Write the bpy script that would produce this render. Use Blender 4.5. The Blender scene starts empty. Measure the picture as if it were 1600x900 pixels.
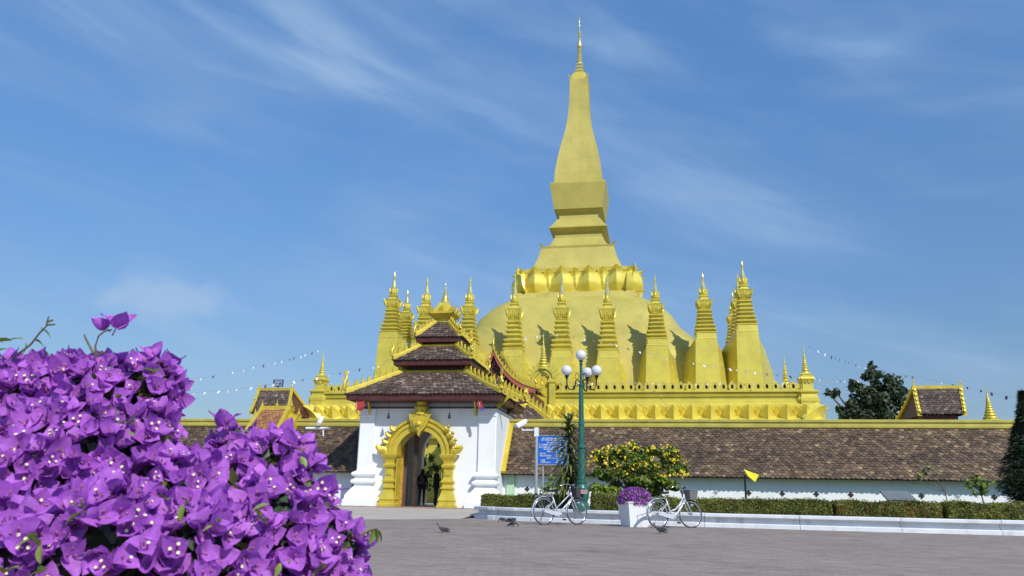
import bpy, math, random
import numpy as np
from mathutils import Vector, Matrix, Euler, noise
random.seed(7); RNG = np.random.RandomState(7)
sc = bpy.context.scene
col = sc.collection
pi = math.pi

# ------------------------------------------------------------ camera
TH = math.radians(10.5); FPX = 1200.0; CAMH = 0.75; ROLL = 0.019
PITCH = math.atan((772.0 - 450.0) / FPX)
cf = Vector((-math.sin(TH) * math.cos(PITCH), math.cos(TH) * math.cos(PITCH), math.sin(PITCH)))
r0 = Vector((math.cos(TH), math.sin(TH), 0)); u0 = r0.cross(cf)
cr = r0 * math.cos(ROLL) + u0 * math.sin(ROLL)
cu = -r0 * math.sin(ROLL) + u0 * math.cos(ROLL)
camd = bpy.data.cameras.new('camera'); cam = bpy.data.objects.new('camera', camd); col.objects.link(cam)
camd.sensor_width = 36; camd.lens = 36 * FPX / 1600; camd.clip_end = 6000; camd.clip_start = 0.05
M = Matrix((cr, cu, -cf)).transposed().to_4x4(); M.translation = (0, 0, CAMH)
cam.matrix_world = M
sc.camera = cam
camd.dof.use_dof = True; camd.dof.focus_distance = 24; camd.dof.aperture_fstop = 12

def at(x, y, v):
    "point of the plane y = v that a pixel of the photograph looks at"
    d = cf + cr * ((x - 800) / FPX) - cu * ((y - 450) / FPX)
    t = v / d.y
    return Vector((d.x * t, v, CAMH + d.z * t))
def gnd(x, y, z=0.0):
    d = cf + cr * ((x - 800) / FPX) - cu * ((y - 450) / FPX)
    t = (z - CAMH) / d.z
    return Vector((d.x * t, d.y * t, z))
def proj(p):
    d = Vector(p) - Vector((0, 0, CAMH)); z = d.dot(cf)
    return 800 + FPX * d.dot(cr) / z, 450 - FPX * d.dot(cu) / z

# ------------------------------------------------------------ sky, sun, exposure
SUN_EL = math.radians(42); SUN_AZ = math.radians(38)      # azimuth to the right of the wall's outward normal (-Y)
sdir = Vector((math.sin(SUN_AZ) * math.cos(SUN_EL), -math.cos(SUN_AZ) * math.cos(SUN_EL), math.sin(SUN_EL)))
world = bpy.data.worlds.new('World'); sc.world = world; world.use_nodes = True
wn = world.node_tree; wn.nodes.clear()
def N(t, kind, **kw):
    n = t.nodes.new(kind)
    for k, v in kw.items(): setattr(n, k, v)
    return n
wo = N(wn, 'ShaderNodeOutputWorld'); wb = N(wn, 'ShaderNodeBackground'); wb.inputs[1].default_value = 0.135
sky = N(wn, 'ShaderNodeTexSky', sky_type='NISHITA', sun_disc=False)
sky.sun_elevation = SUN_EL; sky.sun_rotation = math.atan2(sdir.x, sdir.y); sky.air_density = 1.25; sky.dust_density = 0.35; sky.ozone_density = 3.0
tc = N(wn, 'ShaderNodeTexCoord')
def cloud(tilt, az, scale, seed, lo, hi, det=6.0, rough=.5):
    m0 = N(wn, 'ShaderNodeMapping'); m0.inputs['Rotation'].default_value = (0, math.radians(tilt), math.radians(az))
    wn.links.new(tc.outputs['Generated'], m0.inputs['Vector'])
    mp = N(wn, 'ShaderNodeMapping'); mp.inputs['Scale'].default_value = scale; mp.inputs['Location'].default_value = (seed, seed * .7, 1.3 * seed)
    wn.links.new(m0.outputs[0], mp.inputs['Vector'])
    nz = N(wn, 'ShaderNodeTexNoise'); nz.inputs['Scale'].default_value = 1.0; nz.inputs['Detail'].default_value = det; nz.inputs['Roughness'].default_value = rough; nz.inputs['Distortion'].default_value = .6
    wn.links.new(mp.outputs[0], nz.inputs['Vector'])
    mr = N(wn, 'ShaderNodeMapRange', interpolation_type='SMOOTHSTEP'); mr.inputs['From Min'].default_value = lo; mr.inputs['From Max'].default_value = hi
    wn.links.new(nz.outputs['Fac'], mr.inputs['Value'])
    return mr.outputs[0]
def mth(op, a, b):
    m = N(wn, 'ShaderNodeMath', operation=op)
    for i, x in enumerate((a, b)):
        if isinstance(x, (int, float)): m.inputs[i].default_value = x
        else: wn.links.new(x, m.inputs[i])
    return m.outputs[0]
c1 = cloud(-16, 8, (1.6, 1.6, 6.0), 3.4, .40, .74)
c2 = cloud(-20, 8, (3.2, 2.4, 15), 9.4, .46, .74)
c3 = cloud(-8, 8, (5, 3, 24), 5.5, .48, .78)
sep = N(wn, 'ShaderNodeSeparateXYZ'); wn.links.new(tc.outputs['Generated'], sep.inputs[0])
low = N(wn, 'ShaderNodeMapRange'); low.inputs['From Min'].default_value = .0; low.inputs['From Max'].default_value = .55; low.inputs['To Min'].default_value = .06; low.inputs['To Max'].default_value = .0
wn.links.new(sep.outputs['Z'], low.inputs['Value'])
fac = mth('ADD', mth('ADD', mth('MULTIPLY', c1, .38), mth('MULTIPLY', mth('MULTIPLY', c2, .40), mth('ADD', c1, .35))), mth('ADD', mth('MULTIPLY', c3, .12), low.outputs[0]))
pd = (cf + cr * ((262 - 800) / FPX) - cu * ((468 - 450) / FPX)).normalized()
pm0 = N(wn, 'ShaderNodeMapping', vector_type='POINT'); pm0.inputs['Location'].default_value = (-pd.x * 14, -pd.y * 14, -pd.z * 42); pm0.inputs['Scale'].default_value = (14, 14, 42)
wn.links.new(tc.outputs['Generated'], pm0.inputs['Vector'])
vl_ = N(wn, 'ShaderNodeVectorMath', operation='LENGTH'); wn.links.new(pm0.outputs[0], vl_.inputs[0])
pn = N(wn, 'ShaderNodeTexNoise'); pn.inputs['Scale'].default_value = 24; pn.inputs['Detail'].default_value = 5; wn.links.new(tc.outputs['Generated'], pn.inputs['Vector'])
puff = N(wn, 'ShaderNodeMapRange', interpolation_type='SMOOTHSTEP'); puff.inputs['From Min'].default_value = 1.35; puff.inputs['From Max'].default_value = .35; puff.inputs['To Max'].default_value = .55
wn.links.new(mth('ADD', vl_.outputs['Value'], mth('MULTIPLY', mth('SUBTRACT', pn.outputs['Fac'], .5), 2.2)), puff.inputs['Value'])
fac = mth('ADD', fac, puff.outputs[0])
fac = mth('MINIMUM', fac, .80)
grade = N(wn, 'ShaderNodeMix', data_type='RGBA', blend_type='MULTIPLY'); grade.inputs[0].default_value = 1; grade.inputs[7].default_value = (.94, 1.0, 1.02, 1)
gz_ = N(wn, 'ShaderNodeMapRange'); gz_.inputs['From Min'].default_value = .0; gz_.inputs['From Max'].default_value = .62; wn.links.new(sep.outputs['Z'], gz_.inputs['Value'])
gm = N(wn, 'ShaderNodeMix', data_type='RGBA'); gm.inputs[6].default_value = (.38, .42, .53, 1); gm.inputs[7].default_value = (.74, 1.08, 1.36, 1)
wn.links.new(gz_.outputs[0], gm.inputs[0]); wn.links.new(gm.outputs[2], grade.inputs[7])
wn.links.new(sky.outputs[0], grade.inputs[6])
mix = N(wn, 'ShaderNodeMix', data_type='RGBA'); mix.inputs[7].default_value = (2.75, 3.95, 5.7, 1)
wn.links.new(fac, mix.inputs[0]); wn.links.new(grade.outputs[2], mix.inputs[6])
wn.links.new(mix.outputs[2], wb.inputs[0]); wn.links.new(wb.outputs[0], wo.inputs[0])
sl = bpy.data.lights.new('sun', 'SUN'); sl.energy = 4.2; sl.angle = math.radians(.5); sl.color = (1, .96, .88)
so = bpy.data.objects.new('sun', sl); col.objects.link(so); so.rotation_euler = sdir.to_track_quat('Z', 'Y').to_euler()
sc.view_settings.view_transform = 'Standard'; sc.view_settings.look = 'None'; sc.view_settings.gamma = 1; sc.view_settings.exposure = 0.0
sc.cycles.max_bounces = 6; sc.cycles.transparent_max_bounces = 4

# ------------------------------------------------------------ materials
def mat(name, c, rough=.6, metal=0.0, vary=.15, vscale=2.0, bump=.0, bscale=30, trans=0.0, c2=None, attr=None, dirt=None, spec=.5, stretch=None):
    m = bpy.data.materials.new(name); m.use_nodes = True; t = m.node_tree; b = t.nodes['Principled BSDF']
    b.inputs['Roughness'].default_value = rough; b.inputs['Metallic'].default_value = metal; b.inputs['Specular IOR Level'].default_value = spec
    geo = N(t, 'ShaderNodeNewGeometry'); vec = geo.outputs['Position']
    if stretch:
        mp = N(t, 'ShaderNodeMapping'); mp.inputs['Scale'].default_value = stretch; t.links.new(vec, mp.inputs[0]); vec = mp.outputs[0]
    nz = N(t, 'ShaderNodeTexNoise'); nz.inputs['Scale'].default_value = vscale; nz.inputs['Detail'].default_value = 8; nz.inputs['Roughness'].default_value = .62
    t.links.new(vec, nz.inputs['Vector'])
    mx = N(t, 'ShaderNodeMix', data_type='RGBA')
    ca = tuple(max(0, x * (1 - vary)) for x in c); cb = c2 or tuple(min(1, x * (1 + vary)) for x in c)
    mx.inputs[6].default_value = (*ca, 1); mx.inputs[7].default_value = (*cb, 1)
    rp = N(t, 'ShaderNodeMapRange'); rp.inputs['From Min'].default_value = .33; rp.inputs['From Max'].default_value = .67
    t.links.new(nz.outputs['Fac'], rp.inputs['Value']); t.links.new(rp.outputs[0], mx.inputs[0]); out = mx.outputs[2]
    if attr:
        at_ = N(t, 'ShaderNodeAttribute', attribute_name='tint'); cr_ = N(t, 'ShaderNodeValToRGB')
        e = cr_.color_ramp.elements
        e[0].position = 0; e[0].color = (*attr[0], 1); e[1].position = 1; e[1].color = (*attr[-1], 1)
        for i, a in enumerate(attr[1:-1]):
            q = e.new((i + 1) / (len(attr) - 1)); q.color = (*a, 1)
        t.links.new(at_.outputs['Fac'], cr_.inputs[0])
        m2 = N(t, 'ShaderNodeMix', data_type='RGBA', blend_type='MULTIPLY'); m2.inputs[0].default_value = 1
        t.links.new(cr_.outputs[0], m2.inputs[6]); t.links.new(out, m2.inputs[7]); out = m2.outputs[2]
    if dirt:
        n3 = N(t, 'ShaderNodeTexNoise'); n3.inputs['Scale'].default_value = dirt[2]; n3.inputs['Detail'].default_value = 9; n3.inputs['Roughness'].default_value = .7
        mp = N(t, 'ShaderNodeMapping'); mp.inputs['Scale'].default_value = (1, 1, .3); t.links.new(geo.outputs['Position'], mp.inputs[0]); t.links.new(mp.outputs[0], n3.inputs['Vector'])
        r3 = N(t, 'ShaderNodeMapRange'); r3.inputs['From Min'].default_value = dirt[1]; r3.inputs['From Max'].default_value = dirt[1] + .2; r3.inputs['To Max'].default_value = dirt[3]
        t.links.new(n3.outputs['Fac'], r3.inputs['Value'])
        m3 = N(t, 'ShaderNodeMix', data_type='RGBA'); m3.inputs[7].default_value = (*dirt[0], 1); t.links.new(r3.outputs[0], m3.inputs[0]); t.links.new(out, m3.inputs[6]); out = m3.outputs[2]
    t.links.new(out, b.inputs['Base Color'])
    if bump:
        n2 = N(t, 'ShaderNodeTexNoise'); n2.inputs['Scale'].default_value = bscale; n2.inputs['Detail'].default_value = 6
        t.links.new(vec, n2.inputs['Vector'])
        bp = N(t, 'ShaderNodeBump'); bp.inputs['Strength'].default_value = bump; bp.inputs['Distance'].default_value = .6 / bscale
        t.links.new(n2.outputs['Fac'], bp.inputs['Height']); t.links.new(bp.outputs[0], b.inputs['Normal'])
    if trans:
        tr = N(t, 'ShaderNodeBsdfTranslucent'); t.links.new(out, tr.inputs[0]); ms = N(t, 'ShaderNodeMixShader'); ms.inputs[0].default_value = trans
        t.links.new(b.outputs[0], ms.inputs[1]); t.links.new(tr.outputs[0], ms.inputs[2]); t.links.new(ms.outputs[0], t.nodes['Material Output'].inputs[0])
    return m
GOLD = mat('gold_paint', (.63, .53, .085), .42, .30, .12, 1.1, .25, 14, dirt=((.36, .27, .09), .60, 1.3, .5))
DGOLD = mat('dull_gold_paint', (.465, .395, .088), .60, .12, .11, .55, .3, 9, dirt=((.27, .21, .07), .53, .7, .42))
SGOLD = mat('shiny_gold_leaf', (.86, .74, .30), .22, .75, .08, 3)
PGOLD = mat('petal_gold_paint', (.86, .72, .13), .33, .34, .10, 1.5, .15, 10, dirt=((.40, .30, .09), .60, 1.6, .45))
RCAP = mat('ridge_gold_paint', (.43, .37, .075), .5, .12, .16, 2, .3, 25, dirt=((.26, .20, .06), .58, 2, .6))
TGOLD = mat('trim_gold_paint', (.58, .445, .045), .42, .22, .14, 3, .3, 25, dirt=((.35, .25, .05), .62, 4, .5))
WHITE = mat('white_plaster', (.80, .81, .82), .8, 0, .03, 1.5, .15, 20, dirt=((.50, .50, .47), .56, 1.6, .45))
WPAINT = mat('white_paint', (.78, .79, .80), .45, 0, .03, 3)
KERBW = mat('kerb_white_paint', (.68, .70, .73), .7, 0, .08, 2, .3, 30, dirt=((.33, .32, .31), .53, 3, .6))
TILE = mat('weathered_clay_tile', (.92, .92, .92), .85, 0, .42, .9, .35, 60, attr=[(.065, .042, .032), (.115, .074, .048), (.165, .107, .066), (.225, .148, .085), (.42, .295, .165)])
TILED = mat('dark_clay_tile', (.9, .9, .9), .85, 0, .3, 1.1, .35, 60, attr=[(.07, .048, .042), (.10, .068, .055), (.145, .095, .07), (.22, .15, .11), (.42, .32, .23)])
TILEO = mat('orange_clay_tile', (.9, .9, .9), .8, 0, .2, 2, .3, 60, attr=[(.30, .13, .06), (.42, .2, .08), (.5, .26, .11)])
MAROON = mat('maroon_painted_wood', (.085, .022, .02), .55, 0, .25, 4, .2, 30)
DARKW = mat('dark_wood', (.045, .025, .022), .6, 0, .3, 5)
DNICHE = mat('dark_niche', (.06, .028, .012), .8)  # keyhole recess paint; on the diamond plates it stands in for hole shade
CREAM = mat('pale_boards', (.55, .56, .58), .7, 0, .05, 3)
STREET = mat('brick_paving', (.28, .224, .192), .88, 0, .12, .35, .5, 45, dirt=((.16, .13, .115), .50, .7, .6))
PLAT = mat('tan_pavement', (.42, .37, .31), .88, 0, .10, .8, .3, 40, dirt=((.30, .26, .22), .55, 1.2, .5))
GRASS = mat('lawn', (.07, .11, .03), .9, 0, .4, 3, .6, 60)
TERRAIN = mat('far_ground', (.16, .15, .10), .95, 0, .3, .05)
GREENP = mat('green_lamp_paint', (.025, .12, .095), .38, .1, .15, 5, dirt=((.12, .19, .15), .62, 8, .5))
BLACKM = mat('black_metal', (.02, .022, .022), .45, .3)
GLOBE = mat('opal_globe', (.80, .81, .83), .25, 0, .01, 3, trans=.25)
BLUE = mat('blue_sign_paint', (.012, .13, .55), .45, 0, .08, 6)
STEEL = mat('galvanised_steel', (.42, .46, .48), .45, .5, .1, 8)
CHROME = mat('chrome', (.75, .76, .78), .2, .9, .03, 5)
RUBBER = mat('black_rubber', (.05, .05, .055), .7)
BIKEW = mat('silver_white_paint', (.58, .60, .66), .3, .2, .03, 6)
BASK = mat('dark_basket', (.06, .05, .055), .7, 0, .2, 40)
BASKG = mat('grey_basket', (.16, .155, .15), .7, 0, .2, 40)
BROWNP = mat('brown_card', (.40, .30, .24), .7)
LEAF = mat('hedge_leaf', (.10, .13, .025), .55, 0, .45, 2.2, trans=.2, c2=(.26, .25, .045))
LEAFD = mat('tree_leaf', (.045, .075, .035), .5, 0, .4, 1.2, trans=.15)
LEAFB = mat('bush_leaf', (.10, .18, .022), .5, 0, .4, 3, trans=.25, c2=(.25, .36, .04))
LEAFY = mat('lime_leaf', (.22, .32, .03), .5, 0, .3, 5, trans=.25)
LEAFR = mat('red_leaf', (.35, .06, .02), .5, 0, .3, 5, trans=.2)
LEAFP = mat('young_leaf', (.26, .36, .06), .45, 0, .3, 30, trans=.3)
CORE = mat('painted_inner_shade', (.022, .028, .010), .95, 0, .3, 8)  # near-black solid fill; shade inside the foliage is put into its colour
CONIF = mat('conifer_leaf', (.028, .052, .022), .7, 0, .4, 4, trans=.08)
YEL = mat('yellow_petal', (.85, .62, .02), .5, 0, .12, 8, trans=.2)
STRAP = mat('strap_leaf', (.05, .085, .02), .4, 0, .4, 6, trans=.1, c2=(.22, .25, .06))
BARK = mat('bark', (.12, .085, .055), .9, 0, .3, 8, .5, 30)
STEM = mat('green_brown_stem', (.14, .12, .05), .8, 0, .3, 30)
BRACT = mat('purple_bract', (.50, .135, .66), .6, 0, .24, 26, .35, 160, trans=.34, c2=(.65, .21, .84), attr=[(.72, .66, .76), (.9, .85, .95), (1, 1, 1), (1.0, .92, .97)])
BRACTS = mat('magenta_bract', (.36, .10, .48), .55, 0, .3, 14, trans=.3)
CREAMF = mat('cream_floret', (.74, .66, .40), .5, 0, .05, 9)
TUBEM = mat('dusky_tube', (.33, .13, .22), .6, 0, .2, 40)
SKIN = mat('skin', (.30, .17, .11), .6)
CLOTH1 = mat('black_cloth', (.012, .012, .017), .9)
CLOTH2 = mat('dark_blue_trousers', (.016, .018, .032), .9)
CLOTH3 = mat('grey_bag_cloth', (.055, .055, .065), .9)
HAIR = mat('black_hair', (.008, .007, .008), .6)
PIG = mat('pigeon_feathers', (.075, .078, .095), .6, 0, .5, 22)
PINKF = mat('pigeon_foot', (.13, .05, .05), .6)
REDC = mat('red_cloth', (.50, .055, .06), .8, 0, .12, 8, trans=.2)
BLUEC = mat('blue_cloth', (.06, .07, .40), .8, trans=.2)
YELC = mat('yellow_cloth', (.90, .84, .03), .7, 0, .06, 8, trans=.2)
BUNTW = mat('pale_bunting', (.70, .70, .72), .8); BUNTD = mat('dark_bunting', (.12, .10, .16), .8); BUNTR = mat('faded_pink_bunting', (.55, .38, .36), .8)
PGREEN = mat('pale_green_paint', (.42, .62, .42), .7)
GILT = mat('carved_gilt_red_door', (.55, .26, .05), .45, .2, .5, 18, .9, 22, c2=(.72, .42, .07))
PANEL = mat('grey_board', (.13, .15, .16), .5)
LENS = mat('black_lens', (.01, .01, .012), .1)

# ------------------------------------------------------------ mesh helpers
class MB:
    def __init__(s): s.v = []; s.f = []; s.m = []; s.t = []; s.tint = .5; s.mi = 0
    def add(s, vs, fs):
        o = len(s.v); s.v.extend([tuple(x) for x in vs]); s.t.extend([s.tint] * len(vs))
        for f in fs: s.f.append(tuple(i + o for i in f)); s.m.append(s.mi)
        return s
    def box(s, a, b):
        (x0, y0, z0), (x1, y1, z1) = a, b
        return s.add([(x0, y0, z0), (x1, y0, z0), (x1, y1, z0), (x0, y1, z0), (x0, y0, z1), (x1, y0, z1), (x1, y1, z1), (x0, y1, z1)],
                     [(0, 3, 2, 1), (4, 5, 6, 7), (0, 1, 5, 4), (1, 2, 6, 5), (2, 3, 7, 6), (3, 0, 4, 7)])
    def loft(s, rings, cap=True, closed=True):
        n = len(rings[0]); vs = [p for r in rings for p in r]; fs = []
        for i in range(len(rings) - 1):
            for j in range(n if closed else n - 1):
                k = (j + 1) % n; fs.append((i * n + j, i * n + k, (i + 1) * n + k, (i + 1) * n + j))
        if cap: fs.append(tuple(reversed(range(n)))); fs.append(tuple((len(rings) - 1) * n + j for j in range(n)))
        return s.add(vs, fs)
    def rect(s, u0, u1, v0, v1, prof, cap=True):
        return s.loft([[(u0 - o, v0 - o, z), (u1 + o, v0 - o, z), (u1 + o, v1 + o, z), (u0 - o, v1 + o, z)] for o, z in prof], cap)
    def sq(s, c, prof, cap=True):
        return s.loft([[(c[0] - h, c[1] - h, z), (c[0] + h, c[1] - h, z), (c[0] + h, c[1] + h, z), (c[0] - h, c[1] + h, z)] for h, z in prof], cap)
    def red(s, c, prof, cap=True, q=.2):
        "redented square"
        R = []
        for h, z in prof:
            a = h * (1 - q); R.append([(c[0] + x * 1.0, c[1] + y * 1.0, z) for x, y in ((-a, -h), (a, -h), (a, -a), (h, -a), (h, a), (a, a), (a, h), (-a, h), (-a, a), (-h, a), (-h, -a), (-a, -a))])
        return s.loft(R, cap)
    def lathe(s, c, prof, n=12, cap=True, ph=0):
        return s.loft([[(c[0] + r * math.cos(2 * pi * k / n + ph), c[1] + r * math.sin(2 * pi * k / n + ph), c[2] + z) for k in range(n)] for r, z in prof], cap)
    def tube(s, pts, r, n=6, cap=True):
        pts = [Vector(p) for p in pts]; rr = r if isinstance(r, (list, tuple)) else [r] * len(pts); R = []
        up = Vector((0, 0, 1))
        for i, p in enumerate(pts):
            d = (pts[min(i + 1, len(pts) - 1)] - pts[max(i - 1, 0)])
            d = d.normalized() if d.length > 1e-9 else Vector((0, 0, 1))
            a = d.cross(up if abs(d.z) < .95 else Vector((1, 0, 0))).normalized(); b = d.cross(a)
            R.append([tuple(p + (a * math.cos(2 * pi * k / n) + b * math.sin(2 * pi * k / n)) * rr[i]) for k in range(n)])
        return s.loft(R, cap)
    def sphere(s, c, r, n=12, m=8, sx=1, sy=1, sz=1):
        R = [[(c[0] + r * sx * math.sin(pi * (i + .02) / (m + .04)) * math.cos(2 * pi * k / n), c[1] + r * sy * math.sin(pi * (i + .02) / (m + .04)) * math.sin(2 * pi * k / n), c[2] - r * sz * math.cos(pi * (i + .02) / (m + .04))) for k in range(n)] for i in range(m + 1)]
        return s.loft(R)
    def prism(s, poly, f, d):
        "poly 2d points mapped by f(a,b)->3d, thickness vector d"
        d = Vector(d); A = [Vector(f(a, b)) for a, b in poly]; n = len(A)
        fs = [tuple(reversed(range(n))), tuple(range(n, 2 * n))] + [(i, (i + 1) % n, n + (i + 1) % n, n + i) for i in range(n)]
        return s.add([tuple(p) for p in A] + [tuple(p + d) for p in A], fs)
    def build(s, name, mats, parent=None, smooth=False, label=None):
        me = bpy.data.meshes.new(name)
        org = ORG.get(parent.name, Vector()) if parent else Vector()
        me.from_pydata([(x - org.x, y - org.y, z - org.z) for x, y, z in s.v], [], s.f)
        mats = mats if isinstance(mats, (list, tuple)) else [mats]
        for m in mats: me.materials.append(m)
        me.polygons.foreach_set('material_index', s.m)
        if smooth is True: me.polygons.foreach_set('use_smooth', [True] * len(s.f))
        a = me.attributes.new('tint', 'FLOAT', 'POINT'); a.data.foreach_set('value', s.t)
        me.update()
        if smooth == 'auto': me.shade_smooth() if False else me.set_sharp_from_angle(angle=math.radians(35)); me.polygons.foreach_set('use_smooth', [smooth == 'auto' or smooth is True] * len(s.f))
        return link(name, me, parent, label)
ORG = {}
def link(name, me, parent=None, label=None):
    o = bpy.data.objects.new(name, me); col.objects.link(o)
    if name in ('flame_crest', 'painted_shade_core', 'foliage', 'crown', 'blossom', 'strap_leaves', 'flags', 'bracts', 'leaf_ornament', 'lettering', 'stems'): o['kind'] = 'stuff'
    if parent: o.parent = parent; ORG[o.name] = ORG.get(parent.name, Vector()) + o.location
    if label: o['label'] = label
    return o
def npmesh(name, V, Q, mats, parent=None, tint=None, mi=None, label=None, stuff=False, smooth=False):
    V = np.asarray(V, dtype=np.float32).reshape(-1, 3); Q = np.asarray(Q, dtype=np.int32)
    org = ORG.get(parent.name, Vector()) if parent else Vector(); V = V - np.array(org, dtype=np.float32)
    me = bpy.data.meshes.new(name); k = Q.shape[1]; n = len(Q)
    me.vertices.add(len(V)); me.vertices.foreach_set('co', V.ravel())
    me.loops.add(n * k); me.loops.foreach_set('vertex_index', Q.ravel())
    me.polygons.add(n); me.polygons.foreach_set('loop_start', np.arange(0, n * k, k, dtype=np.int32))
    for m in (mats if isinstance(mats, (list, tuple)) else [mats]): me.materials.append(m)
    if mi is not None: me.polygons.foreach_set('material_index', np.asarray(mi, dtype=np.int32))
    if smooth: me.polygons.foreach_set('use_smooth', [True] * n)
    me.update(calc_edges=True)
    if tint is not None:
        a = me.attributes.new('tint', 'FLOAT', 'POINT'); a.data.foreach_set('value', np.asarray(tint, dtype=np.float32))
    o = link(name, me, parent, label)
    if stuff: o['kind'] = 'stuff'
    return o
def tag(o, label, cat, group=None):
    o['label'] = label; o['category'] = cat
    if group: o['group'] = group
    return o
def root(name, loc, label, cat, group=None):
    o = bpy.data.objects.new(name, None); o.empty_display_size = .2; col.objects.link(o); o.location = loc; ORG[o.name] = Vector(loc)
    return tag(o, label, cat, group)
def struct(o): o['kind'] = 'structure'; return o
def copy_tree(o, parent=None, loc=None):
    c = o.copy(); col.objects.link(c)
    if parent: c.parent = parent
    if loc is not None: c.location = loc; ORG[c.name] = Vector(loc)
    for ch in list(o.children): copy_tree(ch, c)
    return c

def tiles(name, bl, br, tl, tr, rows, tw, m, parent, th=.036, curve=0.0, outn=None):
    "overlapping clay tiles on a (trapezoid) slope"
    bl, br, tl, tr = [Vector(p) for p in (bl, br, tl, tr)]
    nrm = (br - bl).cross(tl - bl).normalized()
    if outn is None and nrm.z < 0: nrm = -nrm
    V = []; Q = []; T = []; q = 0
    for r in range(rows):
        f0 = r / rows - .02; f1 = (r + 1.45) / rows; f1 = min(f1, 1.03)
        def sag(f): return -curve * 4 * f * (1 - f)
        L0 = bl.lerp(tl, f0); R0 = br.lerp(tr, f0); L1 = bl.lerp(tl, f1); R1 = br.lerp(tr, f1)
        w = (br.lerp(tr, f0 + .5 / rows) - bl.lerp(tl, f0 + .5 / rows)).length
        n = max(1, int(round(w / tw))); off = .5 * (r % 2)
        for i in range(-1, n + 1):
            a = (i + off + .03) / n; b = (i + off + .97) / n
            if b <= 0.01 or a >= .99: continue
            a = max(a, 0); b = min(b, 1)
            j = random.uniform(-.10, .12) / rows; lift = random.uniform(0, .022); jt = random.uniform(-.010, .010)
            def P(s, f, up): return L0.lerp(R0, s).lerp(L1.lerp(R1, s), f) + nrm * (up + sag(f0 + (f1 - f0) * f)) 
            jj = j * rows / 1.45
            mid = (a + b) / 2
            p = [P(a + (b - a) * .06, jj, th + lift), P(mid, jj - .09, th + lift + jt), P(b - (b - a) * .06, jj, th + lift), P(b, .3, th * .8 + lift), P(b, 1, 0), P(a, 1, 0), P(a, .3, th * .8 + lift),
                 P(a + (b - a) * .06, jj, lift), P(mid, jj - .09, lift + jt), P(b - (b - a) * .06, jj, lift)]
            V += p
            Q += [(q, q + 1, q + 2, q + 2), (q, q + 2, q + 3, q + 6), (q + 6, q + 3, q + 4, q + 5), (q + 7, q + 8, q + 1, q), (q + 8, q + 9, q + 2, q + 1)]
            wp = P(.5, .5, 0); nn = noise.noise(Vector((wp.x * .45, wp.y * .4, wp.z * .9))) * .45 + noise.noise(Vector((wp.x * 1.7, 3, wp.z * 2.2))) * .25
            t = min(1, max(0, random.betavariate(1.5, 2.5) + nn * .5))
            T += [t] * 10; q += 10
    # triangles stored as degenerate quads are split out
    me = bpy.data.meshes.new(name)
    F = [tuple(dict.fromkeys(f)) for f in Q]
    org = ORG.get(parent.name, Vector()) if parent else Vector()
    me.from_pydata([tuple(p - org) for p in V], [], F); me.materials.append(m)
    a = me.attributes.new('tint', 'FLOAT', 'POINT'); a.data.foreach_set('value', T); me.update()
    o = link(name, me, parent); o['kind'] = 'stuff'
    return o

def leafcloud(name, pts, size, mats, parent, nrm=None, probs=None, long=1.6, jitter=.9, tint=False, stuff=False, aspect=.5, label=None):
    "many small folded leaves, one per point"
    pts = np.asarray(pts, float); n = len(pts)
    d = RNG.normal(size=(n, 3))
    if nrm is not None: d = d * jitter + np.asarray(nrm)
    d /= np.linalg.norm(d, axis=1)[:, None] + 1e-9
    a = np.cross(d, RNG.normal(size=(n, 3))); a /= np.linalg.norm(a, axis=1)[:, None] + 1e-9
    b = np.cross(d, a); s = (size * RNG.uniform(.6, 1.35, n))[:, None]
    L = a * s * long * .5; W = b * s * aspect; U = d * s * .18
    V = np.stack([pts - L, pts - W * .9 + U, pts + L + U * .3, pts + W * .9 + U], 1).reshape(-1, 3)
    q = np.arange(n)[:, None] * 4; Q = np.concatenate([q + [0, 1, 2], q + [0, 2, 3]], 1).reshape(-1, 3)
    mi = None
    if isinstance(mats, (list, tuple)) and len(mats) > 1:
        c = RNG.choice(len(mats), n, p=probs); mi = np.repeat(c, 2)
    return npmesh(name, V, Q, mats, parent, mi=mi, stuff=stuff, label=label)

def blobpts(c, r, n, shell=.55):
    c = np.array(c); r = np.array(r if hasattr(r, '__len__') else (r, r, r))
    d = RNG.normal(size=(n, 3)); d /= np.linalg.norm(d, axis=1)[:, None]
    rad = shell + (1 - shell) * RNG.uniform(0, 1, n) ** .6
    return c + d * rad[:, None] * r, d

# ------------------------------------------------------------ ground
m_ = MB().add([(-1500, -300, -.03), (1500, -300, -.03), (1500, 3000, -.03), (-1500, 3000, -.03)], [(0, 1, 2, 3)])
struct(m_.build('ground', TERRAIN))
m_ = MB().add([(-70, -15, 0), (70, -15, 0), (70, 34, 0), (-70, 34, 0)], [(0, 1, 2, 3)])
street = struct(m_.build('street', STREET))
# brick joints of the paving, geometry in the near strip
def paving():
    V = []; Q = []; T = []; q = 0
    bw, bh, g = .24, .12, .0028
    for r in range(0, 146):
        y = 5.2 + r * bh
        for k in range(-100, 100):
            x = k * bw + (r % 2) * bw / 2 - .18 * y
            px, py = proj((x, y, 0))
            if px < 540 or px > 1680 or py > 925: continue
            z = .005 + random.uniform(0, .0018); tl = random.uniform(-.0008, .0008)
            V += [(x + g / 2, y + g / 2, z), (x + bw - g / 2, y + g / 2, z + tl), (x + bw - g / 2, y + bh - g / 2, z), (x + g / 2, y + bh - g / 2, z - tl)]
            Q.append((q, q + 1, q + 2, q + 3)); q += 4
            T += [random.random()] * 4
    PV = mat('paver_brick', (.95, .95, .95), .9, 0, .10, .5, .5, 60, attr=[(.285, .225, .188), (.30, .237, .20), (.31, .248, .21), (.33, .266, .226)], dirt=((.17, .138, .12), .51, .6, .6))
    o = npmesh('paving_brick', V, Q, PV, street, tint=T, stuff=True)
paving()

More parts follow.
